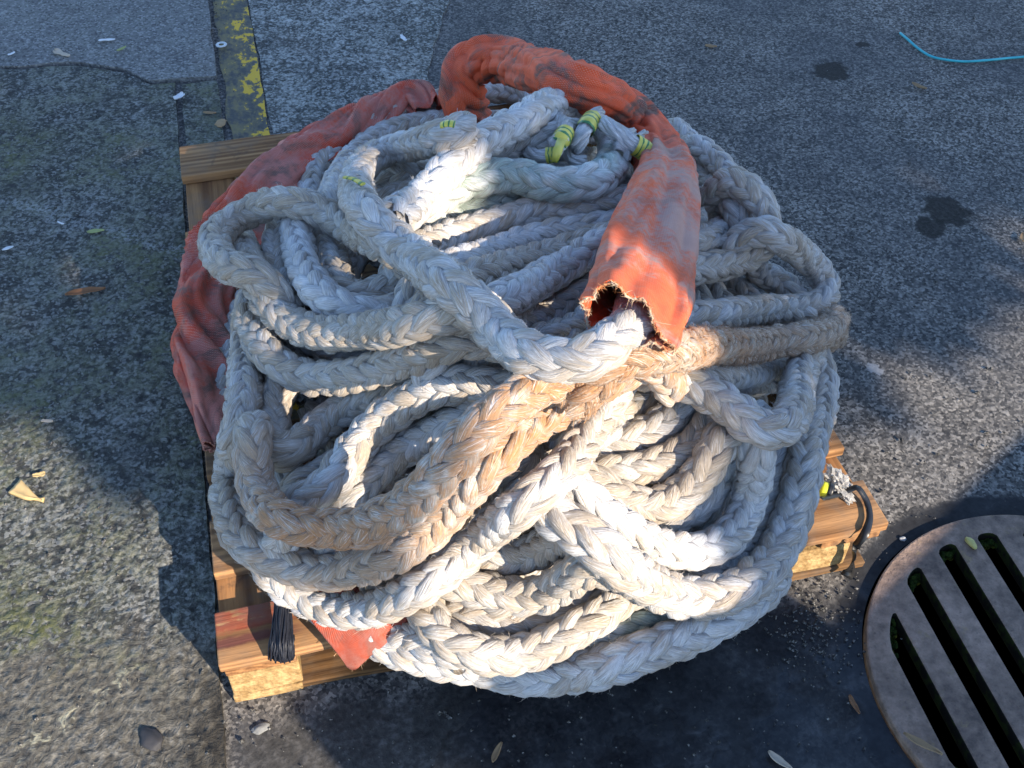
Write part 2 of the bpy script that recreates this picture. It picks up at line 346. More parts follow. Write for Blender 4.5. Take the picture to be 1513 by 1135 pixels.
RUNS = [
 # name-label, material, pixels, options
 # rear and right outer turns
 ('rope', [(455,300),(462,262),(480,230),(515,200),(574,172),(630,153),(697,138),(763,137),(800,160),(815,190)], {}),
 ('rope', [(488,300),(498,268),(520,232),(560,200),(610,184),(665,178),(720,178),(760,190)], {}),
 ('rope', [(1000,190),(1030,228),(1047,268),(1048,305),(1035,345),(1005,370)], {}),
 ('rope', [(1030,215),(1059,238),(1080,264),(1089,297),(1081,327),(1060,345),(1030,358),(990,365)], {}),
 ('rope', [(1085,300),(1105,360),(1120,400),(1150,415),(1175,440)], {}),
 ('rope_tan', [(1090,268),(1112,285),(1129,308),(1134,338),(1124,365),(1098,382),(1064,392),(1030,398),(985,402)], {}),
 ('rope', [(1130,340),(1159,356),(1186,376),(1210,400),(1222,425),(1212,447),(1178,455),(1125,457),(1072,463),(1019,470),(970,480)], {}),
 ('rope', [(560,262),(610,258),(660,250),(740,240),(820,236),(900,240),(950,262)], {}),
 ('rope', [(690,205),(760,198),(840,190),(920,205),(960,230)], {}),
 ('rope', [(560,300),(620,285),(700,272),(790,262),(880,268),(940,290)], {}),
 # outermost bottom turn and friends
 ('rope_green', [(880,940),(911,934),(948,918),(990,902),(1040,890)], {}),
 ('rope_white', [(1150,845),(1115,880),(1061,916),(1000,945),(935,970),(880,989),(830,998),(785,1000),(745,994),(705,978),(670,952),(640,920)], {'zmin':.15,'d':.060,'tuck':False}),
 ('rope', [(540,915),(570,935),(605,945),(645,955),(690,970)], {'zmin':.13,'tuck':False}),
 ('rope_white', [(980,850),(1045,845),(1085,822),(1112,793),(1130,757),(1140,715),(1146,670)], {}),
 ('rope', [(690,905),(740,915),(790,914),(830,898),(870,868)], {}),
 ('rope', [(420,530),(405,590),(400,640),(420,700),(470,740),(530,750)], {}),
 ('rope_tan', [(625,880),(632,912),(655,940),(695,962),(740,970),(787,963),(833,940),(878,914),(915,885),(945,862)], {}),
 # interior right
 ('rope', [(972,556),(960,590),(937,608),(900,622)], {}),
 ('rope', [(1012,572),(1003,600),(985,625),(955,642),(920,652),(880,655)], {}),
 ('rope_white', [(1077,620),(1070,670),(1057,713),(1033,745),(1000,763),(955,775)], {}),
 ('rope_tan', [(1055,615),(1042,640),(1022,662),(990,680),(950,693),(900,700),(860,700)], {}),
 ('rope_tan', [(1062,655),(1040,697),(1010,730),(972,750),(930,744),(893,726),(855,700)], {}),
 ('rope_white', [(1122,620),(1118,675),(1112,715),(1103,752),(1088,783),(1060,805),(1025,815),(980,810),(940,792),(900,768),(870,742),(843,712)], {}),
 ('rope_tan', [(700,815),(740,822),(780,820),(815,803),(845,783)], {}),
 ('rope_tan', [(640,850),(690,866),(730,878),(770,883),(805,877),(840,857),(872,830)], {}),
 ('rope', [(1192,510),(1208,535),(1216,572),(1208,615),(1195,655),(1186,700),(1177,745),(1162,790),(1138,832),(1105,862),(1060,882),(1005,882),(965,868),(925,842),(889,812),(856,786),(823,763),(795,738)], {'d':.061}),
 # interior left
 ('rope', [(450,715),(500,690),(560,645),(640,605),(740,575)], {}),
 ('rope_tan', [(600,800),(660,765),(715,725),(770,680),(835,630),(890,600)], {}),
 ('rope', [(395,430),(430,470),(470,505),(530,520),(600,505),(680,480)], {}),
 ('rope', [(420,330),(450,400),(490,445),(560,455),(640,430)], {}),
 ('rope', [(700,600),(760,570),(840,520),(900,500)], {}),
 ('rope', [(430,300),(413,345),(410,390),(425,440)], {}),
 ('rope', [(745,600),(680,626),(630,646),(581,674),(545,707),(515,738)], {}),
 ('rope_tan', [(425,548),(408,590),(402,630),(405,662),(422,672),(445,655),(470,632),(505,606),(550,588),(610,572),(680,552),(730,540)], {}),
 ('rope', [(770,578),(700,567),(650,573),(610,590),(570,616),(535,650),(508,685),(487,718),(455,735)], {}),
 ('rope', [(478,330),(486,360),(494,391),(503,421),(522,440),(552,437),(580,424),(620,420),(660,420)], {}),
 ('rope_white', [(438,310),(438,335),(441,364),(451,402),(473,433),(505,455),(548,464),(600,455),(650,440)], {}),
 # centre top
 ('rope_green', [(640,318),(663,309),(706,303),(745,293),(785,286),(830,292),(880,296),(940,292)], {}),
 ('rope', [(600,372),(640,358),(685,343),(735,328),(796,311),(850,308),(905,300),(960,296)], {}),
 ('rope_white', [(640,398),(700,384),(735,372),(775,358),(815,347),(860,340),(915,332),(965,325)], {}),
 ('rope_tan', [(655,425),(700,409),(745,397),(790,384),(830,372),(880,355),(950,340)], {}),
 ('rope', [(725,492),(785,474),(820,460),(855,440),(895,415)], {}),
 ('rope_white', [(680,472),(700,462),(735,446),(775,428),(812,405),(845,388),(890,360),(950,335)], {}),
 ('rope', [(800,505),(845,492),(880,470),(915,440)], {}),
 # left flank
 ('rope', [(371,440),(366,480),(363,525),(361,570),(357,612),(348,655),(340,700),(340,742),(352,780),(375,810),(405,828)], {}),
 ('rope_tan', [(368,470),(382,500),(400,528),(430,550),(465,559),(515,556),(564,544),(614,526),(657,506),(705,500),(750,508)], {}),
 ('rope', [(940,530),(990,545),(1040,553),(1085,558),(1125,560),(1165,548),(1195,525)], {}),
 ('rope', [(935,547),(960,549),(1003,560),(1042,578),(1078,602),(1108,626),(1137,640),(1162,628),(1174,602),(1178,570),(1186,545)], {}),
 ('rope', [(373,800),(395,838),(422,866),(460,890),(500,903),(548,901),(592,884),(632,862),(665,838),(705,802),(740,770),(775,745),(808,718),(838,686),(862,650),(885,617),(902,585),(920,555),(940,530)], {}),
 ('rope_tan', [(335,735),(345,775),(366,806),(402,826),(443,842),(487,847),(531,838),(581,821),(627,790),(661,755),(694,717),(727,681),(764,645),(801,617),(838,591),(870,573),(910,555),(955,535)], {'up':.045,'stain':[0,0,.2,.2,.4,.5,.7,.9,1,1,.9]}),
 ('rope_tan', [(372,640),(373,672),(376,705),(388,742),(415,768),(460,781),(520,781),(565,768),(602,748),(640,712),(680,663),(720,622),(760,593),(800,568),(850,550),(900,537),(950,525)], {'up':.05,'stain':[0,.1,.5,.9,.9,.8,.8,.8,.9,.9,.9,.7]}),
 # right, over the inner turns
 ('rope_rust', [(915,528),(955,522),(1006,518),(1045,511),(1098,512),(1151,505),(1191,499),(1222,490),(1232,472)], {'stain':[1,1,1,.9,.6,.45,.35,.3],'fuzz':7.0}),
 # upper left loop ends
 ('rope_tan', [(349,345),(357,362),(367,385),(379,417),(402,455),(438,482),(485,494),(531,490),(597,481),(647,466),(700,460)], {}),
 ('rope_tan', [(372,402),(345,398),(323,380),(317,354),(340,328),(373,311),(416,298),(465,307),(500,328),(538,350),(590,372)], {'fuzz':2.0}),
 # eye splice and the long run into the sleeve
 ('rope_white', [(690,234),(730,221),(770,209),(805,206)], {'eye':1,'d':.060}),
 ('rope_green', [(650,285),(680,270),(706,266),(745,258),(785,266),(825,274),(864,271),(895,256),(908,228),(900,196),(880,172),(850,157),(815,158)], {'eye':1,'d':.063}),
 ('rope_white', [(572,330),(596,314),(624,294),(650,264),(682,230),(727,201),(772,178),(805,158),(840,150),(868,160)], {'eye':1,'tuck':False,'d':.063}),
 ('rope', [(948,462),(930,490),(905,513),(865,532),(820,533),(772,518),(735,488),(700,450),(655,413),(612,381),(575,350),(543,318),(527,284),(536,246),(570,224),(612,214),(655,200),(700,185)], {'top':1,'d':.057}),
]
# --- orange sleeves share the drop with the ropes, so their centre runs are laid in the same order
SLEEVE2_PIX = [(640,172),(622,152),(600,144),(570,160),(530,182),(490,208),(445,236),(412,264),(380,300),(350,345),(322,395),(312,440),(308,490),(312,550),(320,610),(332,668)]
X2 = drop(SLEEVE2_PIX, .03, zmin=.155, add=False)
SLEEVE1_PIX = [(700,175),(684,150),(676,115),(700,92),(745,90),(800,107),(845,122),(885,140),(930,170),(965,205),(984,250),(976,310),(960,370),(945,430),(932,486)]
for i, (mat, pix, opt) in enumerate(RUNS):
    if 'top' in opt:
        X1 = drop(SLEEVE1_PIX, .052, zmin=.20, add=False, step=9, sm=4)
        q = resample(catmull(SLEEVE1_PIX), 9); z0 = X1[:, 2].copy(); m0 = 12
        for a in range(m0):                                      # the far end folds down behind the heap
            X1[a] = at(*q[a], z0[m0]*(a/m0)**.7 + .15*(1-(a/m0)**.7))
    kw = {k: v for k, v in opt.items() if k in ('stain', 'fuzz', 'd', 'tuck')}
    X = drop(pix, zmin=opt.get('zmin'), up=opt.get('up', 0.0))
    if 'top' in opt:                                             # the last run comes out of the sleeve's mouth
        m0 = next(a for a in range(len(X)) if np.linalg.norm(X[a]-X1[-1]) > .062)
        X = np.vstack([X1[-11:-1]-np.array([0, 0, .012]), X[m0:]]); kw['tuck'] = False
    lab = {'rope_rust': 'rust stained fuzzy length of rope running to the right', 'rope_green': 'faintly green tinted length of rope'}.get(mat)
    if 'top' in opt: lab = 'topmost length of rope looping across the heap into the orange sleeve'
    elif 'stain' in opt: lab = 'length of rope with orange brown rust stains'
    lay('rope_run' if not opt.get('eye') else 'eye_splice', X, mat, label=lab, fuzz=kw.pop('fuzz', 1.0), **kw)

# ------------------------------------------------------------------ whipping tape and strand tails on the eye splice
def tape_mat():
    k = NT('striped_tape', .35, .5); uv = k.uv(); x, y, _ = k.sep(uv)
    st = k.math('FRACT', k.math('MULTIPLY', x, 3.0))
    f = k.math('GREATER_THAN', st, .68)
    return k.done(k.mix(f, (.50, .45, .07), (.035, .15, .045)), .38)
M['tape'] = tape_mat()
def tube(P, rad, ring=10, flat=1.0, up=(0, 0, 1), cap=True):
    P = np.asarray(P, float); rad = np.broadcast_to(rad, len(P)); T, N, B = frames(P)
    q = np.arange(ring)/ring*2*math.pi
    V = P[:, None, :] + N[:, None, :]*(np.cos(q)[None, :, None]*rad[:, None, None]*flat) + B[:, None, :]*(np.sin(q)[None, :, None]*rad[:, None, None])
    n = len(P); ii = np.arange(n-1)[:, None]*ring; jj = np.arange(ring)[None, :]; j2 = (jj+1) % ring
    F = np.stack([ii+jj, ii+j2, ii+ring+j2, ii+ring+jj], -1).reshape(-1, 4).tolist()
    if cap: F += [list(range(ring))[::-1], list(range((n-1)*ring, n*ring))]
    l = np.r_[0, np.cumsum(np.linalg.norm(np.diff(P, axis=0), axis=1))]; l = l/l[-1]
    uv = np.stack([np.repeat(l, ring), np.tile(np.arange(ring)/ring, n)], -1)
    return V.reshape(-1, 3), F, uv
cloud.extend([tuple(p) for p in resample(X1, .012)]); rebuild()
def near_z(x, y, off=0.0):
    """height of the topmost rope seen at a photo point"""
    z = .70
    while z > .12:
        if _kd[0].find(at(x, y, z))[2] < .026: break
        z -= .003
    if z < .2: z = EYE_Z-.03
    return z + off
def tail(pix, r, tape, zz, flap=False):
    P = resample(catmull(pix), 4); z = np.interp(np.linspace(0, 1, len(P)), np.linspace(0, 1, len(zz)), zz)
    X = np.array([at(x, y, h) for (x, y), h in zip(P, z)])
    n = 14; VV, FF = [], []; UVs = []; base = 0; hs = []
    T, N, B = frames(X); s = np.r_[0, np.cumsum(np.linalg.norm(np.diff(X, axis=0), axis=1))]
    for j in range(n):                                              # a bundle of yarns
        a = j*2.4; q = r*.62*math.sqrt((j+.5)/n)
        sp = 1+.8*np.clip((s/s[-1]-.72)/.28, 0, 1)*random.uniform(.2, 1)
        A = a + s*40
        C = X + N*(np.cos(A)*q*sp)[:, None] + B*(np.sin(A)*q*sp)[:, None]
        ln = max(4, int(len(C)*random.uniform(.86, 1)))
        V, F, uv = tube(C[:ln], r*.34, 7)
        VV.append(V); FF += [[i+base for i in f] for f in F]; base += len(V); UVs.append(np.stack([uv[:, 0]*s[-1], uv[:, 1]], -1))
    V = np.vstack(VV)
    o = mesh_obj('strand_tail', V-LOC, FF, M['rope_white'], rope, uv=np.vstack(UVs), attrs={'crown': np.full(len(V), .4), 'rnd': np.full(len(V), random.random()), 'stain': np.zeros(len(V))})
    if tape:
        a, b = tape; i0, i1 = int(a*(len(X)-1)), int(b*(len(X)-1))
        C = resample(X[i0:i1+1], .003); V, F, uv = tube(C, r*1.04, 16, cap=False)
        V = V + rng.normal(0, .0004, V.shape)
        t = mesh_obj('whipping_tape', V-LOC, F, M['tape'], o, uv=uv)
        if flap:
            c = C[len(C)//2]; e = at(pix[-1][0]+4, pix[-1][1]+16, c[2]-.005); d = e-c; w = np.cross(d, CAM-c); w = w/np.linalg.norm(w)*.007
            G = [c-w+(CAM-c)*.012, c+w+(CAM-c)*.012, c+d*.6+w*1.1+(CAM-c)*.014, e+w*.6, e-w*.6, c+d*.6-w+(CAM-c)*.012]
            f_ = mesh_obj('tape_flap', np.array(G)-LOC, [[0, 1, 2, 5], [5, 2, 3, 4]], M['tape'], o, uv=np.array([(0, 0), (0, 1), (.1, 1), (.15, 1), (.15, 0), (.1, 0)]))
            m = f_.modifiers.new('thick', 'SOLIDIFY'); m.thickness = .0006
    return o
tail([(790,200),(812,192),(836,186),(858,188)], .0155, None, (.425, .445, .445, .42))
tail([(822,172),(836,192),(828,208),(815,224)], .0150, (.50, .85), (.43, .462, .465, .455), flap=True)
tail([(884,168),(870,182),(860,200),(846,224)], .0150, (.18, .50), (.44, .462, .46, .43))
tail([(780,226),(798,230),(824,228)], .0125, (.72, 1.0), (.43, .45, .455))
tail([(838,225),(850,238),(868,240)], .012, None, (.42, .43, .42))
tail([(890,182),(912,196),(932,211),(951,222),(966,240)], .0165, (.62, .84), (.455, .452, .442, .428, .412))
tail([(900,188),(922,198),(938,205),(956,196)], .0085, None, (.45, .445, .435, .43))
tail([(908,215),(926,222),(925,240)], .0085, None, (.44, .43, .41))
tail([(896,180),(915,188),(930,196),(940,190)], .0075, None, (.45, .45, .44, .435))
tail([(900,245),(902,265),(900,290)], .012, (.2, .9), (.43, .42, .40))
def wrap(x0, y0, x1, y1, r, lift):
    A = at(x0, y0, near_z(x0, y0)+lift); B_ = at(x1, y1, near_z(x1, y1)+lift)
    V, F, uv = tube(resample(np.array([A, (A+B_)/2+np.array([0, 0, .003]), B_]), .004), r, 12, flat=.5, cap=True)
    return mesh_obj('whipping_tape', V-LOC, F, M['tape'], rope, uv=uv)
wrap(652, 185, 672, 184, .0075, .022)
wrap(510, 262, 536, 272, .0042, .027)

# ------------------------------------------------------------------ orange sleeves
def fabric_mat(name, col=(.62, .105, .03), grime=.5, fade=.4):
    k = NT(name, .7, .3); obj = k.obj(); uv = k.uv(); x, y, _ = k.sep(uv)
    wx = k.math('SINE', k.math('MULTIPLY', x, 2*math.pi*290)); wy = k.math('SINE', k.math('MULTIPLY', y, 2*math.pi*290))
    weave = k.math('MULTIPLY', wx, wy)
    big = k.noise(obj, 7, 4, .6, .6); mid = k.noise(k.mapping(obj, loc=(5, 2, 1)), 19, 5, .65, .4); fine = k.noise(obj, 130, 3, .6)
    c = k.mix(k.mr(mid, .35, .7, 0, .7), col, (.50, .060, .014))
    c = k.mix(k.math('MULTIPLY', k.mr(k.math('ADD', k.math('MULTIPLY', big, .75), k.math('MULTIPLY', fine, .25)), .43, .60), fade), c, (.34, .265, .235))
    c = k.mix(k.math('MULTIPLY', k.mr(k.noise(k.mapping(obj, loc=(9, 4, 2)), 12, 5, .7, .8), .47, .66), grime), c, (.085, .06, .05))
    c = k.mix(k.mr(weave, -.2, 1, 0, .30), c, (.72, .46, .36))
    h = k.math('ADD', k.math('MULTIPLY', weave, .35), k.math('MULTIPLY', mid, 3.0))
    return k.done(c, k.mr(mid, .3, .7, .55, .85), k.bump(h, .0010, .8))
M['orange'] = fabric_mat('orange_fabric', (.72, .080, .013), .95, .16)
M['orange_faded'] = fabric_mat('orange_fabric_faded', (.70, .105, .022), .30, .80)
M['orange_flap'] = fabric_mat('orange_fabric_flap', (.27, .028, .009), .75, .25); M['orange_dull'] = fabric_mat('red_fabric_dull', (.54, .050, .016), .85, .42)  # flap red is darkened to carry the shade of the rope above
k = NT('frayed_edge', .9, .1); M['fray'] = k.done(k.mix(k.mr(k.noise(k.obj(), 60), .4, .6), (.52, .40, .28), (.40, .16, .07)), .9)
def sleeve_mesh(X, wid, thk, seed, ring=56, bunch=.006, fold=.010, updir=(0, 0, 1), roll=0.0, cut=None, ntw=0.0, ds=.005, wob=0, pinch=0):
    X = resample(X, ds)
    for c in range(3): X[:, c] = gsm(X[:, c], 5)
    n = len(X); s = np.r_[0, np.cumsum(np.linalg.norm(np.diff(X, axis=0), axis=1))]; L = s[-1]; f = s/L
    wid = np.interp(f, np.linspace(0, 1, len(wid)), wid); thk = np.interp(f, np.linspace(0, 1, len(thk)), thk)
    bn = np.interp(f, np.linspace(0, 1, len(bunch)), bunch) if hasattr(bunch, '__len__') else np.full(n, bunch)
    T = np.gradient(X, axis=0); T /= np.linalg.norm(T, axis=1)[:, None]
    V = np.empty((n, ring, 3)); UV = np.empty((n, ring, 2))
    per = (wid+thk).max()*1.6
    for i in range(n):
        side = np.cross(T[i], updir); side /= np.linalg.norm(side); up = np.cross(side, T[i])
        a0 = roll + ntw*f[i]
        side, up = side*math.cos(a0)+up*math.sin(a0), up*math.cos(a0)-side*math.sin(a0)
        for j in range(ring):
            q = 2*math.pi*j/ring; cq, sq = math.cos(q), math.sin(q)
            px_ = abs(cq)**.85*math.copysign(1, cq)*wid[i]/2; py_ = abs(sq)**.8*math.copysign(1, sq)*thk[i]/2
            if pinch: py_ *= 1-pinch*min(1, max(0, (f[i]-.78)/.22))*min(1, max(0, -cq*1.5))
            nrm = side*cq*thk[i] + up*sq*wid[i]; nrm = nrm/np.linalg.norm(nrm)
            qq = q + wob*1.6*math.sin(s[i]*7+seed) + wob*.8*math.sin(s[i]*17)
            c2, s2 = math.cos(qq), math.sin(qq); ls = 5+wob*3
            fo = noise.noise(Vector((c2*2.4+seed, s2*2.4, s[i]*ls)))*fold + noise.noise(Vector((c2*5+seed, s2*5, s[i]*(9+wob*3)+4)))*fold*(.45-.25*wob)
            if wob: fo += (abs(noise.noise(Vector((c2*1.6+seed, s2*1.6, s[i]*7+9))))-.25)*fold*.9
            v = s[i]*42 + noise.noise(Vector((cq*1.3, sq*1.3, seed+s[i]*14)))*3.0
            bu = (abs(math.sin(v))**.7-.6)*bn[i]*(.4+.8*abs(noise.noise(Vector((cq*1.6, sq*1.6, s[i]*11+seed*2)))))*1.6
            V[i, j] = X[i] + side*px_ + up*py_ + nrm*(fo+bu)
            UV[i, j] = (s[i], j/ring*per)
        if cut is not None:
            e = np.clip((f[i]-.55)/.45, 0, 1)
            for j in range(ring): V[i, j] += T[i]*cut(2*math.pi*j/ring)*e
    ii = np.arange(n-1)[:, None]*ring; jj = np.arange(ring)[None, :]; j2 = (jj+1) % ring
    F = np.stack([ii+jj, ii+j2, ii+ring+j2, ii+ring+jj], -1).reshape(-1, 4)
    return V.reshape(-1, 3), F, UV.reshape(-1, 2), V
def fray(pts, nrm, parent, name='frayed_hem', n=500, ln=.0038, w=.00035, rad=.0013):
    mb = MB(); P = resample(np.asarray(pts), .003)
    J = P + rng.normal(0, .0010, P.shape); V, F, _ = tube(J, rad*(.7+.6*rng.random(len(J))), 6); mb.add(V, F)
    for _ in range(n):
        i = rng.integers(0, len(P)); p = P[i]; d = np.asarray(nrm)*rng.uniform(-.2, 1)+rng.normal(0, .6, 3); d /= np.linalg.norm(d)
        l = ln*rng.gamma(2, .5); t = np.cross(d, rng.normal(0, 1, 3)); t = t/np.linalg.norm(t)*w
        m = p+d*l*.5; e = p+d*l+rng.normal(0, l*.3, 3)
        mb.add([p-t, p+t, m+t*.7, m-t*.7, e], [(0, 1, 2, 3), (3, 2, 4)])
    l0 = np.array(parent.location) if parent else 0
    mb.v = [tuple(np.array(q)-l0) for q in mb.v]
    return mb.build(name, M['fray'], parent, smooth=False)

def cut1(q): return -.018*math.cos(q) - .002*math.sin(q) + .006*math.sin(3*q+1) + .003*math.sin(7*q)
t1 = empty('chafe_sleeve', X1[len(X1)//2] - np.array([0, 0, .04])); L1 = np.array(t1.location)
tag(t1, 'bright orange canvas sleeve over the rope at the top right with a frayed open mouth', 'rope sleeve', 'orange chafe sleeves')
V, F, UV, G = sleeve_mesh(X1, [.082,.085,.086,.085,.078,.072,.074,.088,.104,.120,.134,.126,.106], [.070,.072,.072,.070,.066,.064,.064,.066,.066,.064,.058,.058,.062], 3.3,
    bunch=[.013,.013,.012,.008,.005,.008,.010,.006,.0025,.001,.001,.0008,.0005], fold=.011, updir=(.15, -.35, 1), cut=cut1, pinch=.8)
attr_i = np.linspace(0, 1, len(G)).repeat(G.shape[1])
o = mesh_obj('canvas_tube', V-L1, F, [M['orange'], M['orange_faded']], t1, uv=UV, mi=((np.arange(len(F))//G.shape[1]) > len(G)*.60).astype(int))
m = o.modifiers.new('thick', 'SOLIDIFY'); m.thickness = .0022; m.offset = -1
E1 = G[-1]; fray(np.vstack([E1, E1[:1]]), (X1[-1]-X1[-4])/np.linalg.norm(X1[-1]-X1[-4]), t1, n=1300)

t2 = empty('chafe_sleeve', X2[len(X2)//2] - np.array([0, 0, .05])); L2 = np.array(t2.location)
tag(t2, 'dirty dull red canvas sleeve sagging over the left edge of the pallet', 'rope sleeve', 'orange chafe sleeves')
V, F, UV, G = sleeve_mesh(X2, [.075,.075,.08,.085,.095,.105,.115,.115,.112,.105,.105,.11,.105,.08,.05], [.05,.05,.046,.042,.040,.040,.036,.036,.036,.036,.038,.038,.036,.03,.025], 8.1,
    bunch=[.007,.005,.003,.002,.003,.002,.002,.0015,.001,.001,.001,.001,.001,.001,.001], fold=.022, roll=.35, wob=.55)
o = mesh_obj('canvas_tube', V-L2, F, [M['orange_dull']], t2, uv=UV)
m = o.modifiers.new('thick', 'SOLIDIFY'); m.thickness = .0022; m.offset = -1

# flattened sleeve end sticking out under the front of the heap
ct = [[at(436, 876, .170), at(520, 868, .185), at(606, 905, .185)], [at(468, 925, .150), at(535, 925, .168), at(585, 940, .165)], [at(517, 981, .128), at(520, 984, .127), at(524, 982, .128)]]
t3 = empty('chafe_sleeve', at(515, 930, .125)); L3 = np.array(t3.location)
tag(t3, 'flattened pointed orange sleeve end poking out under the rope over the front pallet board', 'rope sleeve', 'orange chafe sleeves')
def bez(a, b, c, t): return a*(1-t)**2 + (2*b-.5*a-.5*c)*2*t*(1-t) + c*t*t
n = 34; Vp = []; UV = []
for i in range(n):
    rowp = [bez(ct[0][j], ct[1][j], ct[2][j], i/(n-1)) for j in range(3)]
    for j in range(n):
        p = bez(*rowp, j/(n-1)); p = p + np.array([0, 0, 1])*(noise.noise(Vector(p*26))*.007 + noise.noise(Vector(p*60))*.002); Vp.append(p); UV.append((i/n*.12, j/n*.16))
Fp = [[i*n+j, i*n+j+1, (i+1)*n+j+1, (i+1)*n+j] for i in range(n-1) for j in range(n-1)]
o = mesh_obj('canvas_tube', np.array(Vp)-L3, Fp, M['orange_flap'], t3, uv=np.array(UV)); m = o.modifiers.new('thick', 'SOLIDIFY'); m.thickness = .005; m.offset = -1
Vg = np.array(Vp).reshape(n, n, 3); dn = (ct[2][1]-ct[0][1]); dn /= np.linalg.norm(dn)
fray(np.vstack([Vg[int(n*.75):, 0], Vg[-1], Vg[int(n*.45):, -1][::-1]]), dn, t3, n=260, ln=.004)

# ------------------------------------------------------------------ pallet
def wood_mat(name, light=(.39, .21, .095), dark=(.16, .078, .036), rot=0, paint=False):
    k = NT(name, .9, .1); obj = k.obj(); p = k.mapping(obj, rot=(0, 0, rot))
    g = k.noise(k.mapping(p, sc=(2.2, 55, 55)), 1, 5, .6, .5); b = k.noise(k.mapping(p, sc=(3, 9, 9)), 1, 3); f = k.noise(k.mapping(p, sc=(14, 190, 190)), 1, 3)
    wv = k.n('ShaderNodeTexWave', wave_type='RINGS', rings_direction='X'); k.lk(k.mapping(p, sc=(.6, 14, 20)), wv.inputs[0]); wv.inputs['Scale'].default_value = 1.6; wv.inputs['Distortion'].default_value = 5; wv.inputs['Detail'].default_value = 2
    t = k.math('ADD', k.math('MULTIPLY', g, .6), k.math('ADD', k.math('MULTIPLY', b, .35), k.math('MULTIPLY', wv.outputs['Fac'], .15)))
    c = k.mix(k.mr(t, .38, .70), dark, light)
    c = k.mix(k.mr(f, .5, .75, 0, .4), c, (.12, .06, .03))
    c = k.mix(k.mr(k.noise(k.mapping(obj, loc=(3, 3, 3)), 13, 4, .7, .5), .56, .72, 0, .75), c, (.085, .052, .036))
    if paint:
        x, y, z = k.sep(obj)
        w = k.noise(obj, 40, 4, .7)
        f1 = k.math('MULTIPLY', k.mr(k.math('ADD', y, k.math('MULTIPLY', k.math('SUBTRACT', w, .5), .03)), .045, .055), k.mr(k.math('ADD', x, k.math('MULTIPLY', w, .06)), .17, .11))
        f1 = k.math('MULTIPLY', f1, k.mr(k.noise(k.mapping(obj, sc=(1, 3, 1)), 28, 4, .65), .36, .5))
        c = k.mix(k.math('MULTIPLY', f1, .85), c, (.23, .05, .03))
        f2 = k.math('MULTIPLY', k.mr(k.math('ABSOLUTE', k.math('SUBTRACT', k.math('ADD', y, k.math('MULTIPLY', w, .012)), .040)), .012, .004), k.mr(x, .13, .09))
        c = k.mix(k.math('MULTIPLY', f2, .75), c, (.09, .025, .03))
    h = k.math('ADD', k.math('MULTIPLY', g, .7), k.math('MULTIPLY', f, .5))
    c = k.mix(k.mr(k.noise(k.mapping(obj, loc=(1, 8, 2)), 9, 4, .7), .42, .7, 0, .5), c, (.15, .125, .10))
    return k.done(c, .9, k.bump(h, .0024, .9))
M['wood'] = wood_mat('pallet_wood'); M['wood_front'] = wood_mat('pallet_wood_painted', paint=True)
M['wood_dark'] = wood_mat('pallet_wood_dark', (.25, .14, .066), (.10, .053, .028)); M['wood_v'] = wood_mat('pallet_wood_side', (.34, .17, .07), (.14, .065, .03), rot=math.pi/2)
M['wood_wet'] = wood_mat('pallet_wood_wet', (.16, .085, .035), (.05, .027, .014))  # dirty front bottom board, also darkened for the shade in the gap
M['wood_pale'] = wood_mat('pallet_wood_pale', (.52, .36, .18), (.34, .20, .085))
def chip_mat():
    k = NT('pressed_block', .85, .2); v = k.vor(k.obj(), 140, out='Color'); g = k.noise(k.obj(), 60, 5, .7)
    return k.done(k.mix(k.mr(g, .35, .7), (.22, .135, .055), (.43, .295, .14)), .85, k.bump(k.math('ADD', g, k.vor(k.obj(), 160)), .002, .8))
M['chip'] = chip_mat()
k = NT('nail_steel', .5, .5); k.b.inputs['Metallic'].default_value = .8; M['nail'] = k.done((.07, .05, .045), .55)
pallet = empty('pallet', PO, YAW)
tag(pallet, 'weathered wooden shipping pallet carrying the coiled rope', 'pallet')
def plank(name, c0, c1, mat, nseg=14, axis=0, worn=0.0022, label=None, warp=0.0):
    bm = bmesh.new(); L = c1[axis]-c0[axis]; sx = random.uniform(0, 50)
    rings = []
    for i in range(nseg+1):
        t = c0[axis]+L*i/nseg; r = []
        oth = [a for a in (0, 1, 2) if a != axis]
        for (a, b) in ((0, 0), (1, 0), (1, 1), (0, 1)):
            p = [0, 0, 0]; p[axis] = t; p[oth[0]] = (c0, c1)[a][oth[0]]; p[oth[1]] = (c0, c1)[b][oth[1]]
            p[oth[0]] += noise.noise(Vector((t*9+sx, a*7+b*.3, 1)))*worn*1.5
            if b: p[2] += (noise.noise(Vector((t*6+sx, a*3, 4)))-.5)*worn*.5 + warp*math.sin(math.pi*i/nseg)
            r.append(bm.verts.new(p))
        rings.append(r)
    for i in range(nseg):
        for q in range(4): bm.faces.new((rings[i][q], rings[i][(q+1) % 4], rings[i+1][(q+1) % 4], rings[i+1][q]))
    bm.faces.new(rings[0][::-1]); bm.faces.new(rings[-1])
    bmesh.ops.recalc_face_normals(bm, faces=bm.faces)
    me = bpy.data.meshes.new(name); bm.to_mesh(me); bm.free(); me.materials.append(M[mat])
    o = link(bpy.data.objects.new(name, me), pallet); bevel(o, .0022, 2, 50)
    if label: o['label'] = label
    return o
ND = 0.094
fb = plank('deck_board', (0, 0, ND), (1.0, .088, DECK), 'wood_front', label='front deck board with worn red paint at its left end')
for v0, v1, mt in ((.153, .250, 'wood'), (.338, .430, 'wood_dark'), (.520, .612, 'wood'), (.700, .792, 'wood_dark'), (.880, .972, 'wood'), (1.156, 1.271, 'wood')):
    plank('deck_board', (random.uniform(-.003, .006), v0, ND), (1.0+random.uniform(-.005, .005), v1, DECK+random.uniform(-.001, .001)), mt)
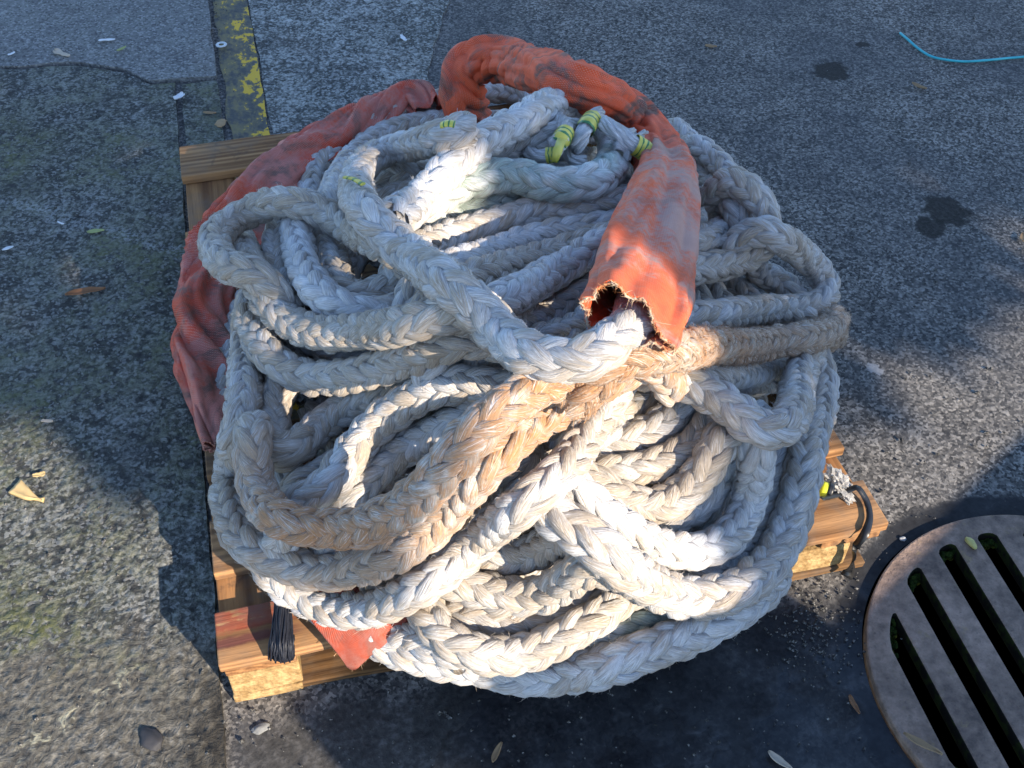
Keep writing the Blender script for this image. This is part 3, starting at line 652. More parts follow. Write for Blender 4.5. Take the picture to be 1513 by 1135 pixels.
for u0 in (.004, .448, .896):
    plank('stringer_board', (u0, .004, .074), (u0+.098, 1.266, ND-.001), 'wood_v', axis=1)
for u0 in (.006, .45, .85):
    for v0 in (.004, .58, 1.165):
        b = plank('block', (u0, v0, .019), (u0+.098, v0+.098, .073), 'chip', nseg=3, worn=.002)
for v0 in (.0, .585, 1.17):
    plank('bottom_board', (.10 if v0 == 0 else .0, v0+.002, .001), (.985, v0+.092, .0165), 'wood_wet' if v0 == 0 else 'wood_pale', worn=.003)
plank('bottom_board', (.004, .002, .001), (.102, .098, .0185), 'chip', nseg=3)
for u, v in ((.035, .066), (.07, .03), (.94, .03), (.965, .06), (.05, .2), (.075, .17), (.03, 1.2), (.06, 1.235)):
    V, F, _ = tube(np.array([(u, v, DECK-.002), (u, v, DECK+.0006)]), .0028, 10); mesh_obj('nail_head', V, F, M['nail'], pallet, smooth=False)

# ------------------------------------------------------------------ ground
GM = {}
def place_ground(o): o.location = PO; o.rotation_euler = (0, 0, YAW); return o
def g_uv(x, y): X = at(x, y, 0); return uv_of(X)
DRC = np.array([.8146, .8150, 0]); DRR = .2867
du, dv = uv_of(DRC)
def asphalt_mat():
    k = NT('asphalt', .9, .3); obj = k.obj(); x, y, z = k.sep(obj)
    st = k.vor(obj, 210, out='Color'); sr, sg, sb = k.sep(st); sd = k.vor(obj, 210)
    big = k.noise(obj, 2.2, 4, .6); mid = k.noise(obj, 12, 5, .65); fine = k.noise(obj, 90, 4, .6); fin2 = k.noise(obj, 240, 3, .65)
    v = k.math('ADD', k.math('MULTIPLY', sr, .42), k.math('ADD', k.math('MULTIPLY', fine, .47), k.math('MULTIPLY', mid, .35)))
    c = k.ramp(v, [(.38, (.022, .021, .021)), (.54, (.068, .064, .060)), (.68, (.135, .125, .113)), (.86, (.28, .26, .235))])
    c = k.mix(k.mr(big, .38, .66, 0, .5), c, (.05, .052, .058))
    # fine bright chips
    c = k.mix(k.math('MULTIPLY', k.math('GREATER_THAN', sg, .965), k.mr(sd, .004, .0015)), c, (.5, .5, .48))
    # smooth cement collar round the drain and the wet strip before the pallet, blackened with the heap's shade too
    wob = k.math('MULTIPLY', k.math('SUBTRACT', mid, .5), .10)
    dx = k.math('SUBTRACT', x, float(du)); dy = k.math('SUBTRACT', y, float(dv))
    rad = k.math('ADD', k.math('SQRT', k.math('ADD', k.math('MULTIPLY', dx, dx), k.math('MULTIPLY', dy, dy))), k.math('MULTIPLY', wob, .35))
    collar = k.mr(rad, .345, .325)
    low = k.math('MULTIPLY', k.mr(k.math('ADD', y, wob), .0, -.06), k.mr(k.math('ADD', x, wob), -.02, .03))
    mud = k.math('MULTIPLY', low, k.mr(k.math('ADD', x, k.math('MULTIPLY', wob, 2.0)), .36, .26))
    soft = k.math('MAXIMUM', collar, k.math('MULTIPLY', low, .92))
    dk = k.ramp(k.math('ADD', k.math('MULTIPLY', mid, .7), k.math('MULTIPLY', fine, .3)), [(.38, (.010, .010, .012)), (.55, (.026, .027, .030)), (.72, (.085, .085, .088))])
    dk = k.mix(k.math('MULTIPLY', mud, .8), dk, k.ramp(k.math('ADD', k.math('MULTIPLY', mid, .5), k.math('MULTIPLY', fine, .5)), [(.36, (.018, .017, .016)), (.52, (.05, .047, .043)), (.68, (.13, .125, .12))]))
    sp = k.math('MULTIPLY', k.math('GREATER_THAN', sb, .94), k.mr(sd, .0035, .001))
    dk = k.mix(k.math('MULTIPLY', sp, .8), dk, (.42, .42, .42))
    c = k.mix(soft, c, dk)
    # oil drops and stains
    def spot(px, py, r, s):
        nonlocal c
        u, v_ = g_uv(px, py); ex = k.math('SUBTRACT', x, float(u)); ey = k.math('MULTIPLY', k.math('SUBTRACT', y, float(v_)), s)
        d = k.math('ADD', k.math('SQRT', k.math('ADD', k.math('MULTIPLY', ex, ex), k.math('MULTIPLY', ey, ey))), k.math('MULTIPLY', k.math('SUBTRACT', k.noise(obj, 30, 4, .7), .5), r*1.5))
        m_ = k.mr(d, r, r*.75); c = k.mix(k.math('MULTIPLY', m_, .88), c, (.012, .011, .010))
    spot(1228, 105, .052, 1.0); spot(1275, 66, .022, 1.6); spot(1398, 312, .055, .9); spot(1375, 335, .04, 1.0)
    u, v_ = g_uv(1292, 545); ex = k.math('SUBTRACT', x, float(u)); ey = k.math('SUBTRACT', y, float(v_))
    d = k.math('ADD', k.math('SQRT', k.math('ADD', k.math('MULTIPLY', ex, ex), k.math('MULTIPLY', ey, ey))), k.math('MULTIPLY', k.math('SUBTRACT', k.noise(obj, 55, 4, .7), .5), .05))
    c = k.mix(k.mr(d, .016, .010, 0, .7), c, (.34, .34, .34))
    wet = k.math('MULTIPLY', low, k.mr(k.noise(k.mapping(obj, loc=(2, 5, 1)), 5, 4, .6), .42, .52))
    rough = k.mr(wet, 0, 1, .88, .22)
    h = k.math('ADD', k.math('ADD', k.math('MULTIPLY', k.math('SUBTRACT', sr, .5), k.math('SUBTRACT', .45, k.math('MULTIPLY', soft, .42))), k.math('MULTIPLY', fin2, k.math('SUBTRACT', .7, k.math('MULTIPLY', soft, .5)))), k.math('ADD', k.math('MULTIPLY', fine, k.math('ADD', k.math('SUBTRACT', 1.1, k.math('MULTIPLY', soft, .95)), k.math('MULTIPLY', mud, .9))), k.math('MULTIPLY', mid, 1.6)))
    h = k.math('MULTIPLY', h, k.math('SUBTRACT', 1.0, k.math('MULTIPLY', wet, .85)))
    return k.done(c, rough, k.bump(h, .0020, .75))
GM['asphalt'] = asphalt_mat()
def concrete_mat(name, base=.15, moss=.5, lichen=1.0, soil=False):
    k = NT(name, .9, .25); obj = k.obj(); x, y, z = k.sep(obj)
    big = k.noise(obj, 1.8, 4, .6); mid = k.noise(obj, 9, 5, .65, .3); fine = k.noise(obj, 55, 5, .68, .7); fin2 = k.noise(obj, 150, 4, .6)
    v = k.math('ADD', k.math('MULTIPLY', fine, .70), k.math('ADD', k.math('MULTIPLY', mid, .34), k.math('MULTIPLY', fin2, .34)))
    lo = .02+.02*(1-lichen)
    c = k.ramp(v, [(.50, (base*.13, base*.135, base*.14)), (.66, (base*.42, base*.43, base*.42)), (.75, (base*1.35, base*1.36, base*1.32)), (.88, (base*2.6, base*2.6, base*2.5))]) if lichen > .5 else \
        k.ramp(v, [(.45, (base*.5, base*.5, base*.51)), (.70, (base, base, base)), (.95, (base*1.6, base*1.6, base*1.6))])
    ag = k.vor(obj, 190, out='Color'); ar, ag_, ab = k.sep(ag)
    c = k.mix(k.math('MULTIPLY', k.mr(ar, .72, .80), .45), c, (base*2.4, base*2.4, base*2.3))
    c = k.mix(k.math('MULTIPLY', k.mr(ag_, .72, .80), .5), c, (.018, .019, .02))
    mm = k.math('MULTIPLY', k.mr(k.math('ADD', k.math('MULTIPLY', big, .55), k.math('MULTIPLY', mid, .45)), .38, .66), k.mr(fine, .36, .58))
    c = k.mix(k.math('MULTIPLY', mm, moss), c, k.mix(fin2, (.040, .050, .012), (.105, .105, .035)))
    c = k.mix(k.mr(k.noise(k.mapping(obj, loc=(7, 7, 7)), 5, 4), .55, .7, 0, .35), c, (.03, .032, .036))
    if soil:                                                        # the trodden, muddy front end of the slab
        wob = k.math('MULTIPLY', k.math('SUBTRACT', mid, .5), .25)
        f = k.mr(k.math('ADD', k.math('ADD', y, k.math('MULTIPLY', x, .22)), wob), .16, .05)
        c = k.mix(k.math('MULTIPLY', f, .85), c, k.ramp(k.math('ADD', k.math('MULTIPLY', fine, .55), k.math('MULTIPLY', fin2, .45)), [(.36, (.040, .036, .030)), (.52, (.10, .092, .078)), (.68, (.22, .205, .175))]))
        fm = k.math('MULTIPLY', k.mr(k.math('ADD', x, k.math('MULTIPLY', wob, 1.1)), -.10, -.03), k.mr(k.math('ADD', y, wob), .10, -.02))
        c = k.mix(k.math('MULTIPLY', fm, .92), c, k.ramp(fine, [(.36, (.014, .013, .012)), (.55, (.04, .035, .028)), (.7, (.09, .08, .065))]))
        # pale scuff of old whitewash
        f2 = k.mr(k.math('ABSOLUTE', k.math('SUBTRACT', k.math('ADD', y, k.math('MULTIPLY', x, -.62)), k.math('ADD', .165, k.math('MULTIPLY', k.math('SUBTRACT', mid, .5), .06)))), .020, .004)
        c = k.mix(k.math('MULTIPLY', k.math('MULTIPLY', f2, k.mr(fine, .5, .62)), k.mr(x, -.10, -.16, 0, .8)), c, (.36, .34, .24))
        f3 = k.mr(k.math('ABSOLUTE', k.math('SUBTRACT', k.math('ADD', y, k.math('MULTIPLY', x, .75)), k.math('ADD', 1.02, k.math('MULTIPLY', k.math('SUBTRACT', mid, .5), .12)))), .035, .006)
        c = k.mix(k.math('MULTIPLY', k.math('MULTIPLY', f3, k.mr(fin2, .45, .6)), .5), c, (.30, .31, .31))
    h = k.math('ADD', k.math('MULTIPLY', fine, 1.5), k.math('ADD', k.math('MULTIPLY', mid, 1.4), k.math('MULTIPLY', k.vor(obj, 75, 'SMOOTH_F1'), 1.1 if lichen > .5 else .2)))
    return k.done(c, .9, k.bump(h, .0065 if lichen > .5 else .003, .9))
GM['slab_old'] = concrete_mat('concrete_mossy', .125, 1.0, 1, True); GM['slab_new'] = concrete_mat('concrete_smooth', .145, .15, .2)
GM['slab_mid'] = concrete_mat('concrete_pitted', .19, .22, 1)
def yellow_mat():
    k = NT('yellow_line_paint', .7, .35); obj = k.obj(); x, y, z = k.sep(obj)
    a = k.noise(obj, 16, 5, .7, .3); b = k.noise(k.mapping(obj, sc=(2.2, 1, 1)), 30, 4, .7); f = k.noise(obj, 90, 3)
    c = k.ramp(k.math('ADD', k.math('MULTIPLY', a, .6), k.math('MULTIPLY', f, .4)), [(.35, (.030, .031, .034)), (.6, (.085, .08, .07)), (.8, (.16, .15, .12))])
    c = k.mix(k.mr(k.math('ADD', k.math('MULTIPLY', a, .5), k.math('MULTIPLY', b, .5)), .42, .58, 0, .7), c, (.20, .155, .055))
    thick = k.mr(k.math('ADD', k.math('ADD', k.math('MULTIPLY', a, .65), k.math('MULTIPLY', b, .35)), k.mr(x, .10, .19, -.06, .04)), .545, .565)
    c = k.mix(thick, c, (.56, .34, .025))
    return k.done(c, .7, k.bump(k.math('ADD', thick, k.math('MULTIPLY', f, .8)), .002, .8))
GM['yellow'] = yellow_mat()
def cdt_sheet(name, outline, holes, mat, z=0.0, thick=0.0):
    pts = [Vector(p) for p in outline]; edges = [(i, (i+1) % len(outline)) for i in range(len(outline))]
    for h in holes:
        b = len(pts); pts += [Vector(p) for p in h]; edges += [(b+i, b+(i+1) % len(h)) for i in range(len(h))]
    v, e, f, *_ = geometry.delaunay_2d_cdt(pts, edges, [], 1, 1e-6)
    def inside(p, poly):
        r = False
        for i in range(len(poly)):
            (x0, y0), (x1, y1) = poly[i], poly[i-1]
            if (y0 > p[1]) != (y1 > p[1]) and p[0] < (x1-x0)*(p[1]-y0)/(y1-y0)+x0: r = not r
        return r
    F = []
    for t in f:
        c = sum((v[i] for i in t), Vector((0, 0)))/len(t)
        if not any(inside(c, h) for h in holes) and inside(c, outline): F.append(list(t))
    o = mesh_obj(name, [(p.x, p.y, z) for p in v], F, mat, smooth=False)
    bm = bmesh.new(); bm.from_mesh(o.data); bmesh.ops.recalc_face_normals(bm, faces=bm.faces)
    if bm.faces and sum(fc.normal.z for fc in bm.faces) < 0: bmesh.ops.reverse_faces(bm, faces=bm.faces)
    if thick:
        r = bmesh.ops.extrude_face_region(bm, geom=bm.faces[:]); vs = [g for g in r['geom'] if isinstance(g, bmesh.types.BMVert)]
        bmesh.ops.translate(bm, vec=(0, 0, -thick), verts=vs); bmesh.ops.recalc_face_normals(bm, faces=bm.faces)
    bm.to_mesh(o.data); bm.free()
    return o
def circ(cx, cy, r, n=96): return [(cx+r*math.cos(2*math.pi*i/n), cy+r*math.sin(2*math.pi*i/n)) for i in range(n)]
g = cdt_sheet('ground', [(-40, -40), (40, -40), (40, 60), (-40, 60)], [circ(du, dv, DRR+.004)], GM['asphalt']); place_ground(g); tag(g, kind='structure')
def rough_edge(P, step=.02, amp=.006, seed=0.0):
    Q = resample(np.array([(*p, 0) for p in P], float), step); o = []
    for i, p in enumerate(Q):
        d = noise.noise(Vector((p[0]*8+seed, p[1]*8, seed)))*amp + noise.noise(Vector((p[0]*35+seed, p[1]*35, 3)))*amp*.5
        e = noise.noise(Vector((p[0]*9+seed+9, p[1]*9, seed)))*amp + noise.noise(Vector((p[0]*33+seed+4, p[1]*33, 5)))*amp*.5
        o.append((p[0]+d, p[1]+e))
    return o
EDGE = [(-4, 2.0), (-1.2, 1.95), (-.44, 1.895), (-.25, 1.865), (-.13, 1.80), (-.075, 1.735), (-.012, 1.725)]
low = rough_edge([(-.014, -3)] + [(-.014, v) for v in np.linspace(-1, 1.6, 20)] + [(-.016, 1.712)], .02, .004, 1) + rough_edge([(p[0], p[1]-.010) for p in EDGE[::-1]], .02, .010, 2) + [(-9, 2.0), (-9, -3)]
s1 = place_ground(cdt_sheet('pavement', low, [], GM['slab_old'], .010, .02)); tag(s1, kind='structure')
up = rough_edge([(p[0], p[1]+.006) for p in EDGE] + [(.088, 1.722)], .02, .010, 2) + rough_edge([(.090, v) for v in np.linspace(1.73, 4, 20)], .02, .005, 5) + [(.090, 9), (-9, 9), (-9, 2.0)]
s2 = place_ground(cdt_sheet('pavement', up, [], GM['slab_new'], .012, .02)); tag(s2, kind='structure')
kb = rough_edge([(.002, .4), (.086, .4)], .02, .003, 7) + rough_edge([(.086, v) for v in np.linspace(.42, 1.70, 16)], .02, .007, 8) + rough_edge([(.084, 1.708), (.004, 1.706)], .02, .004, 9) + rough_edge([(.002, v) for v in np.linspace(1.7, .42, 16)], .02, .004, 10)
s3 = place_ground(cdt_sheet('kerb', kb, [], GM['slab_old'], .009, .02)); tag(s3, kind='structure')
yl = rough_edge([(.102, .4), (.192, .4)], .02, .003, 17) + rough_edge([(.194, v) for v in np.linspace(.42, 5, 30)], .02, .006, 18) + rough_edge([(.103, v) for v in np.linspace(5, .42, 30)], .02, .008, 19)
s4 = place_ground(cdt_sheet('painted_line', yl, [], GM['yellow'], .004)); tag(s4, kind='structure')
md = [(.197, .5), (.45, .5)] + rough_edge([(.50, .9), (.53, 1.3), (.587, 1.566), (.66, 1.80), (.74, 2.0), (.95, 2.5), (1.5, 4)], .02, .010, 28) + [(2.5, 8), (.2, 8)] + rough_edge([(.199, v) for v in np.linspace(6, .52, 30)], .02, .004, 29)
s5 = place_ground(cdt_sheet('pavement', md, [], GM['slab_mid'], .0045, .01)); tag(s5, kind='structure')

# ------------------------------------------------------------------ drain cover
def iron_mat():
    k = NT('rusty_cast_iron', .75, .4); obj = k.obj()
    a = k.noise(obj, 8, 5, .65, .3); b = k.noise(obj, 60, 4, .65); d = k.noise(obj, 200, 3)
    c = k.ramp(k.math('ADD', k.math('MULTIPLY', a, .55), k.math('MULTIPLY', b, .45)), [(.36, (.085, .058, .046)), (.5, (.20, .138, .105)), (.62, (.31, .215, .165)), (.74, (.42, .32, .24))])
    c = k.mix(k.mr(k.noise(k.mapping(obj, loc=(4, 4, 1)), 26, 4, .7), .60, .72, 0, .6), c, (.26, .18, .085))
    c = k.mix(k.mr(d, .6, .75, 0, .5), c, (.05, .04, .038))
    return k.done(c, .72, k.bump(k.math('ADD', k.math('MULTIPLY', b, 1.2), d), .0022, .8))
M['iron'] = iron_mat()
k = NT('drain_moss', .95, .1); M['moss'] = k.done(k.mix(k.mr(k.noise(k.obj(), 90), .4, .6), (.010, .018, .003), (.028, .045, .008)), .95, k.bump(k.noise(k.obj(), 200), .003))
k = NT('drain_wall', .95, .1); M['pit'] = k.done(k.mix(k.mr(k.noise(k.obj(), 30, 4), .4, .65), (.004, .004, .0035), (.007, .009, .004)), .95)
k = NT('slot_wall_moss', .95, .1); M['slot_wall'] = k.done(k.mix(k.mr(k.noise(k.obj(), 60, 4), .45, .6), (.010, .009, .007), (.020, .026, .007)), .95)  # mossy slot walls, coloured near black to deepen the shade inside
sx, sy = at(1340, 855)[:2]-at(1475, 1098)[:2]; sa = math.atan2(sy, sx)
dr = empty('drain_cover', DRC, 0)
tag(dr, 'round rusty cast iron drain cover with long parallel slots beside the pallet', 'drain cover')
holes = []
ca, sn = math.cos(sa), math.sin(sa); nx, ny = -sn, ca
off0 = .008*(1 if nx > 0 else -1)
for q in range(-3, 4):
    c = q*.0752 + off0; a_, b_ = c-.0162, c+.0162; rr_ = .252; poly = []
    hi = [(rr_**2-w*w)**.5 if abs(w) < rr_ else 0 for w in np.linspace(a_, b_, 9)]
    ws = np.linspace(a_, b_, 9)
    rd = lambda w: .008*(1-(1-abs((w-c)/.0163)**2.5)**.5) if abs((w-c)/.0163) < 1 else .008
    for w, hh in zip(ws, hi): poly.append((ca*(hh-rd(w))+nx*w, sn*(hh-rd(w))+ny*w))
    for w, hh in zip(ws[::-1], hi[::-1]): poly.append((-ca*(hh-rd(w))+nx*w, -sn*(hh-rd(w))+ny*w))
    holes.append(poly)
gr = cdt_sheet('grating', circ(0, 0, DRR, 128), holes, M['iron'], .012, .026); gr.parent = dr; bevel(gr, .003, 2, 50)
gr.data.materials.append(M['slot_wall'])
for p_ in gr.data.polygons:
    if abs(p_.normal.z) < .5 and math.hypot(p_.center.x, p_.center.y) < .262: p_.material_index = 1
for h in holes:
    for half in (h[:9], h[9:]):
        mossb = MB()
        for _ in range(36):
            e = random.choice(half)
            p = (e[0]*(.985+random.uniform(-.03, .01)), e[1]*(.985+random.uniform(-.03, .01)), random.uniform(-.022, -.002)); w = random.gauss(0, .002)
            V, F, _q = tube(np.array([(p[0], p[1], p[2]), (p[0]+w, p[1]+w*.5, p[2]+.004), (p[0]+w, p[1], p[2]+.009)]), [.004, .0045, .001], 6); mossb.add(V, F)
        mossb.build('moss', M['moss'], dr, smooth=True)
V, F, _ = tube(np.array([(0, 0, -.45), (0, 0, -.03)]), DRR+.003, 64, cap=False)
F.append(list(range(64)))
pit = mesh_obj('drain_shaft', V, F, M['pit'], dr, smooth=True)

# ------------------------------------------------------------------ small things
def simple(name, col, rough=.7, spec=.3, var=.25, sc=60):
    k = NT(name, rough, spec); n_ = k.noise(k.obj(), sc, 4, .6)
    return k.done(k.mix(n_, tuple(c*(1-var) for c in col), tuple(min(1, c*(1+var)) for c in col)), rough, k.bump(n_, .0006, .5))
M['black'] = simple('black_plastic', (.012, .012, .013), .38, .5); M['navy'] = simple('dark_blue_cord', (.010, .012, .020), .55, .4, .5, 200)
M['cyan'] = simple('turquoise_line', (.03, .36, .42), .45, .5); M['leaf_dry'] = simple('dry_leaf', (.30, .20, .11), .8, .2, .35)
M['leaf_pale'] = simple('pale_leaf', (.46, .38, .29), .8, .2, .3); M['leaf_green'] = simple('yellow_green_leaf', (.30, .33, .13), .7, .3, .3)
M['white'] = simple('white_scrap', (.62, .63, .64), .6, .3, .12); M['chipw'] = simple('wood_chip', (.45, .32, .15), .8, .2, .3)
M['brownleaf'] = simple('brown_leaf', (.22, .11, .055), .8, .2, .3); M['stone'] = simple('pebble', (.35, .35, .35), .8, .3, .2); M['greystone'] = simple('grey_stone', (.16, .16, .155), .85, .2, .35, 90); M['darkstone'] = simple('dark_stone', (.03, .03, .034), .7, .3, .3)
M['zinc'] = simple('zinc_washer', (.38, .42, .45), .45, .5); M['pod'] = simple('seed_pod', (.48, .42, .15), .6, .3, .3); M['yellow_tape'] = simple('yellow_tape', (.60, .60, .03), .4, .4, .08)
k = NT('crumpled_film', .18, .5); k.b.inputs['Transmission Weight'].default_value = .55; k.b.inputs['IOR'].default_value = 1.35
M['film'] = k.done((.62, .60, .57), .25, k.bump(k.noise(k.obj(), 120, 4, .7), .004, 1))

def ribbon(P, w, flat_dir=None, thick=.0006, twist=None):
    P = np.asarray(P, float); T = np.gradient(P, axis=0); T /= np.linalg.norm(T, axis=1)[:, None]
    V = []; n = len(P)
    for i in range(n):
        sd = np.cross(T[i], (0, 0, 1)); sd = sd/(np.linalg.norm(sd)+1e-9); upn = np.cross(sd, T[i])
        a = twist[i] if twist is not None else 0
        s_ = sd*math.cos(a)+upn*math.sin(a); ww = w[i] if hasattr(w, '__len__') else w
        q = np.cross(s_, T[i])
        V += [P[i]-s_*ww/2+q*thick, P[i]+s_*ww/2+q*thick, P[i]+s_*ww/2-q*thick, P[i]-s_*ww/2-q*thick]
    F = [[i*4+j, i*4+(j+1) % 4, i*4+4+(j+1) % 4, i*4+4+j] for i in range(n-1) for j in range(4)] + [[3, 2, 1, 0], [n*4-4, n*4-3, n*4-2, n*4-1]]
    return V, F
# black strap over the right front corner
sp = [(1214,737,.150),(1228,733,.132),(1245,728,.122),(1262,721,.130),(1270,723,.132),(1281,742,.121),(1285,765,.119),(1278,788,.117),(1266,806,.095),(1260,826,.060),(1254,845,.028),(1250,853,.020)]
P = resample(catmull(np.array([at(*q) for q in sp])), .005)
strap = empty('strap', at(1275, 770, DECK)); tag(strap, 'thin black strap dangling over the right front corner of the pallet', 'strap')
tw = gsm(np.cumsum(rng.normal(0, .35, len(P))), 6)*.22
wd = .0105+.003*gsm(rng.normal(0, 1, len(P)), 4)+np.interp(np.linspace(0, 1, len(P)), [0, .5, .8, 1], [0, 0, .004, .006])
V, F = ribbon(P, wd, twist=tw); mesh_obj('webbing', np.array(V)-np.array(strap.location), F, M['black'], strap, smooth=True)
V, F, uv = tube(resample(np.array([at(1212, 722, .128), at(1226, 726, .126)]), .004), .0125, 16); mesh_obj('buckle_end', V-np.array(strap.location), F, M['yellow_tape'], strap)
V, F, uv = tube(resample(np.array([at(1221.5, 724.5, .127), at(1229, 727, .126)]), .002), .0135, 16); mesh_obj('buckle_band', V-np.array(strap.location), F, M['black'], strap)
# crumpled clear film
bm = bmesh.new(); bmesh.ops.create_icosphere(bm, subdivisions=4, radius=1)
for v in bm.verts:
    p = v.co.copy(); r = 1+.75*noise.noise(p*2.1+Vector((3, 1, 2)))+.45*noise.noise(p*5)+.25*noise.noise(p*11); v.co = Vector((p.x*.016*r, p.y*.027*r, p.z*.012*r))
me = bpy.data.meshes.new('plastic_wrapper'); bm.to_mesh(me); bm.free(); me.materials.append(M['film'])
o = link(bpy.data.objects.new('plastic_wrapper', me)); o.location = at(1240, 716, .122); o.rotation_euler = (.2, .1, .5); tag(o, 'crumpled clear plastic wrapper lying on the pallet board beside the black strap', 'wrapper')
# dark cord bundle hanging over the front board
cb = empty('cord_bundle', at(420, 930, DECK)); tag(cb, 'blue black bundle of cord hanging over the left front corner of the pallet', 'cord')
mb = MB()
for j in range(110):
    a = random.uniform(-1, 1); b = random.uniform(0, 1); rr = random.uniform(.7, 1)
    pts_ = []
    for t in np.linspace(0, 1, 16):
        y = 868+ t*(104+4*math.sin(j)); wpx = 9+9*t if t < .55 else 14+3*math.sin((t-.55)*5)
        z = .150-.012*t+.012*b*(1-a*a)+.0012*math.sin(t*9+j*1.7)
        if t > .82: z -= (t-.82)*.10
        pts_.append(at(418+ a*wpx + math.sin(t*6+j*2.3)*2.0*(.4+t) - 2*t, y + (random.uniform(-7, 5) if t > .99 else 0), z))
    V, F, _ = tube(pts_, .0013, 5); mb.add([np.array(v)-np.array(cb.location) for v in V], F)
mb.build('cord_strands', M['navy'], cb, smooth=True)
V, F, _ = tube(resample(np.array([at(419, 938, .140), at(418, 955, .137), at(419, 972, .118)]), .004), [.0150], 18, flat=.62)
mesh_obj('wrapped_end', V+rng.normal(0, .0006, V.shape)-np.array(cb.location), F, M['navy'], cb)
# turquoise line
P = np.array([at(x, y, .004+.004*abs(math.sin(i*1.3))) for i, (x, y) in enumerate([(1330,49),(1342,59),(1357,72),(1375,83),(1395,88),(1425,91),(1460,89),(1490,86),(1513,84),(1560,78),(1640,84)])])
V, F, _ = tube(resample(catmull(P), .006), .0032, 8); o = mesh_obj('twine', V, F, M['cyan']); tag(o, 'loose turquoise twine curving across the grey asphalt at the top right', 'twine')

def leaf(name, x, y, ang, ln, wd, mat, label, cat, curl=.25, z=.006, shape='leaf', group=None):
    n, m_ = 12, 5; V = []; sd = random.uniform(0, 99)
    for i in range(n+1):
        t = i/n
        w = (math.sin(math.pi*t**.8)**.9 if shape == 'leaf' else (t if shape == 'wedge' else (.75+.5*noise.noise(Vector((t*3, sd, 1)))) * min(1, 8*t+.3, 8*(1-t)+.3)))*wd/2
        for j in range(m_+1):
            s_ = j/m_*2-1
            V.append(((t-.5)*ln, s_*w + math.sin(t*3+sd)*ln*.05, curl*wd*(s_*s_)*.5 + curl*ln*.25*(t-.5)**2 + noise.noise(Vector((t*4, s_*2, sd)))*wd*.12+.002))
    F = [[i*(m_+1)+j, (i+1)*(m_+1)+j, (i+1)*(m_+1)+j+1, i*(m_+1)+j+1] for i in range(n) for j in range(m_)]
    o = mesh_obj(name, V, F, M[mat]); md_ = o.modifiers.new('thick', 'SOLIDIFY'); md_.thickness = .0012 if shape != 'wedge' else .006
    o.location = at(x, y, z); o.rotation_euler = (random.uniform(-.1, .1), random.uniform(-.1, .1), ang); tag(o, label, cat, group); return o
leaf('wood_chip', 42, 729, 2.75, .062, .030, 'chipw', 'pale wedge shaped splinter of wood on the mossy slab at the left', 'wood chip', .05, .016, 'wedge')
leaf('dry_leaf', 92, 80, -.45, .055, .020, 'leaf_pale', 'torn pale brown leaf on the smooth upper left slab', 'leaf', .3, .015, 'scrap')
leaf('paper_scrap', 158, 60, .25, .042, .010, 'white', 'thin white paper strip on the smooth upper left slab', 'scrap', .2, .015, 'scrap')
leaf('green_leaf', 180, 73, 1.0, .028, .009, 'leaf_green', 'small yellow green leaf beside the white paper strip', 'leaf', .3, .015)
leaf('paper_scrap', 17, 80, .9, .020, .007, 'white', 'tiny white scrap near the left edge of the smooth slab', 'scrap', .2, .015, 'scrap')
leaf('white_scrap', 265, 144, .9, .028, .020, 'white', 'torn white scrap in the joint between the two left slabs', 'scrap', .4, .018, 'scrap')
leaf('green_leaf', 142, 343, .05, .036, .011, 'leaf_green', 'pale green leaf lying alone on the mossy slab left of the pallet', 'leaf', .2, .014)
leaf('white_scrap', 12, 368, .4, .022, .009, 'white', 'white crescent flake on the mossy slab at the far left', 'scrap', .3, .014, 'leaf')
leaf('white_splinter', 90, 330, -.5, .018, .004, 'white', 'thin white splinter on the mossy slab above the pale green leaf', 'scrap', .2, .014, 'scrap')
leaf('dry_leaf', 127, 434, .35, .075, .016, 'brownleaf', 'long curled brown leaf in the shade on the mossy slab', 'leaf', .5, .014)
leaf('dry_leaf', 310, 168, .2, .030, .010, 'leaf_dry', 'small brown leaf on the kerb behind the pallet', 'leaf', .4, .013)
leaf('white_scrap', 596, 57, -1.0, .030, .012, 'white', 'small white flake on the pitted concrete behind the heap', 'scrap', .3, .008, 'scrap')
leaf('dry_leaf', 1358, 129, -.9, .042, .012, 'leaf_dry', 'curled brown leaf on the asphalt below the turquoise twine', 'leaf', .6, .005)
leaf('dry_leaf', 1050, 70, -.2, .030, .013, 'leaf_dry', 'small tan leaf on the asphalt right of the orange sleeve', 'leaf', .5, .005)
leaf('dry_leaf', 735, 1113, 1.15, .030, .008, 'leaf_dry', 'narrow brown leaf on the dark wet ground below the heap', 'leaf', .5, .004)
leaf('dry_leaf', 1152, 1125, -.8, .038, .010, 'leaf_pale', 'narrow pale leaf at the bottom edge left of the drain cover', 'leaf', .5, .004)
leaf('dry_leaf', 1362, 1101, -.65, .055, .010, 'leaf_dry', 'long narrow dry leaf lying across a slot of the drain cover', 'leaf', .5, .020)
leaf('dry_leaf', 1262, 1042, -1.4, .030, .007, 'brownleaf', 'thin brown leaf beside the left rim of the drain cover', 'leaf', .4, .004)
leaf('dry_leaf', 1511, 352, 1.4, .030, .012, 'leaf_dry', 'brown leaf on the asphalt at the right edge', 'leaf', .4, .005)
leaf('dry_leaf', 58, 702, .3, .020, .010, 'chipw', 'small tan leaf fragment just above the wooden splinter', 'leaf', .3, .015, 'scrap')
leaf('dry_leaf', 70, 623, -.2, .020, .007, 'leaf_pale', 'small pale leaf fragment at the shadow edge on the mossy slab', 'leaf', .3, .015, 'scrap')
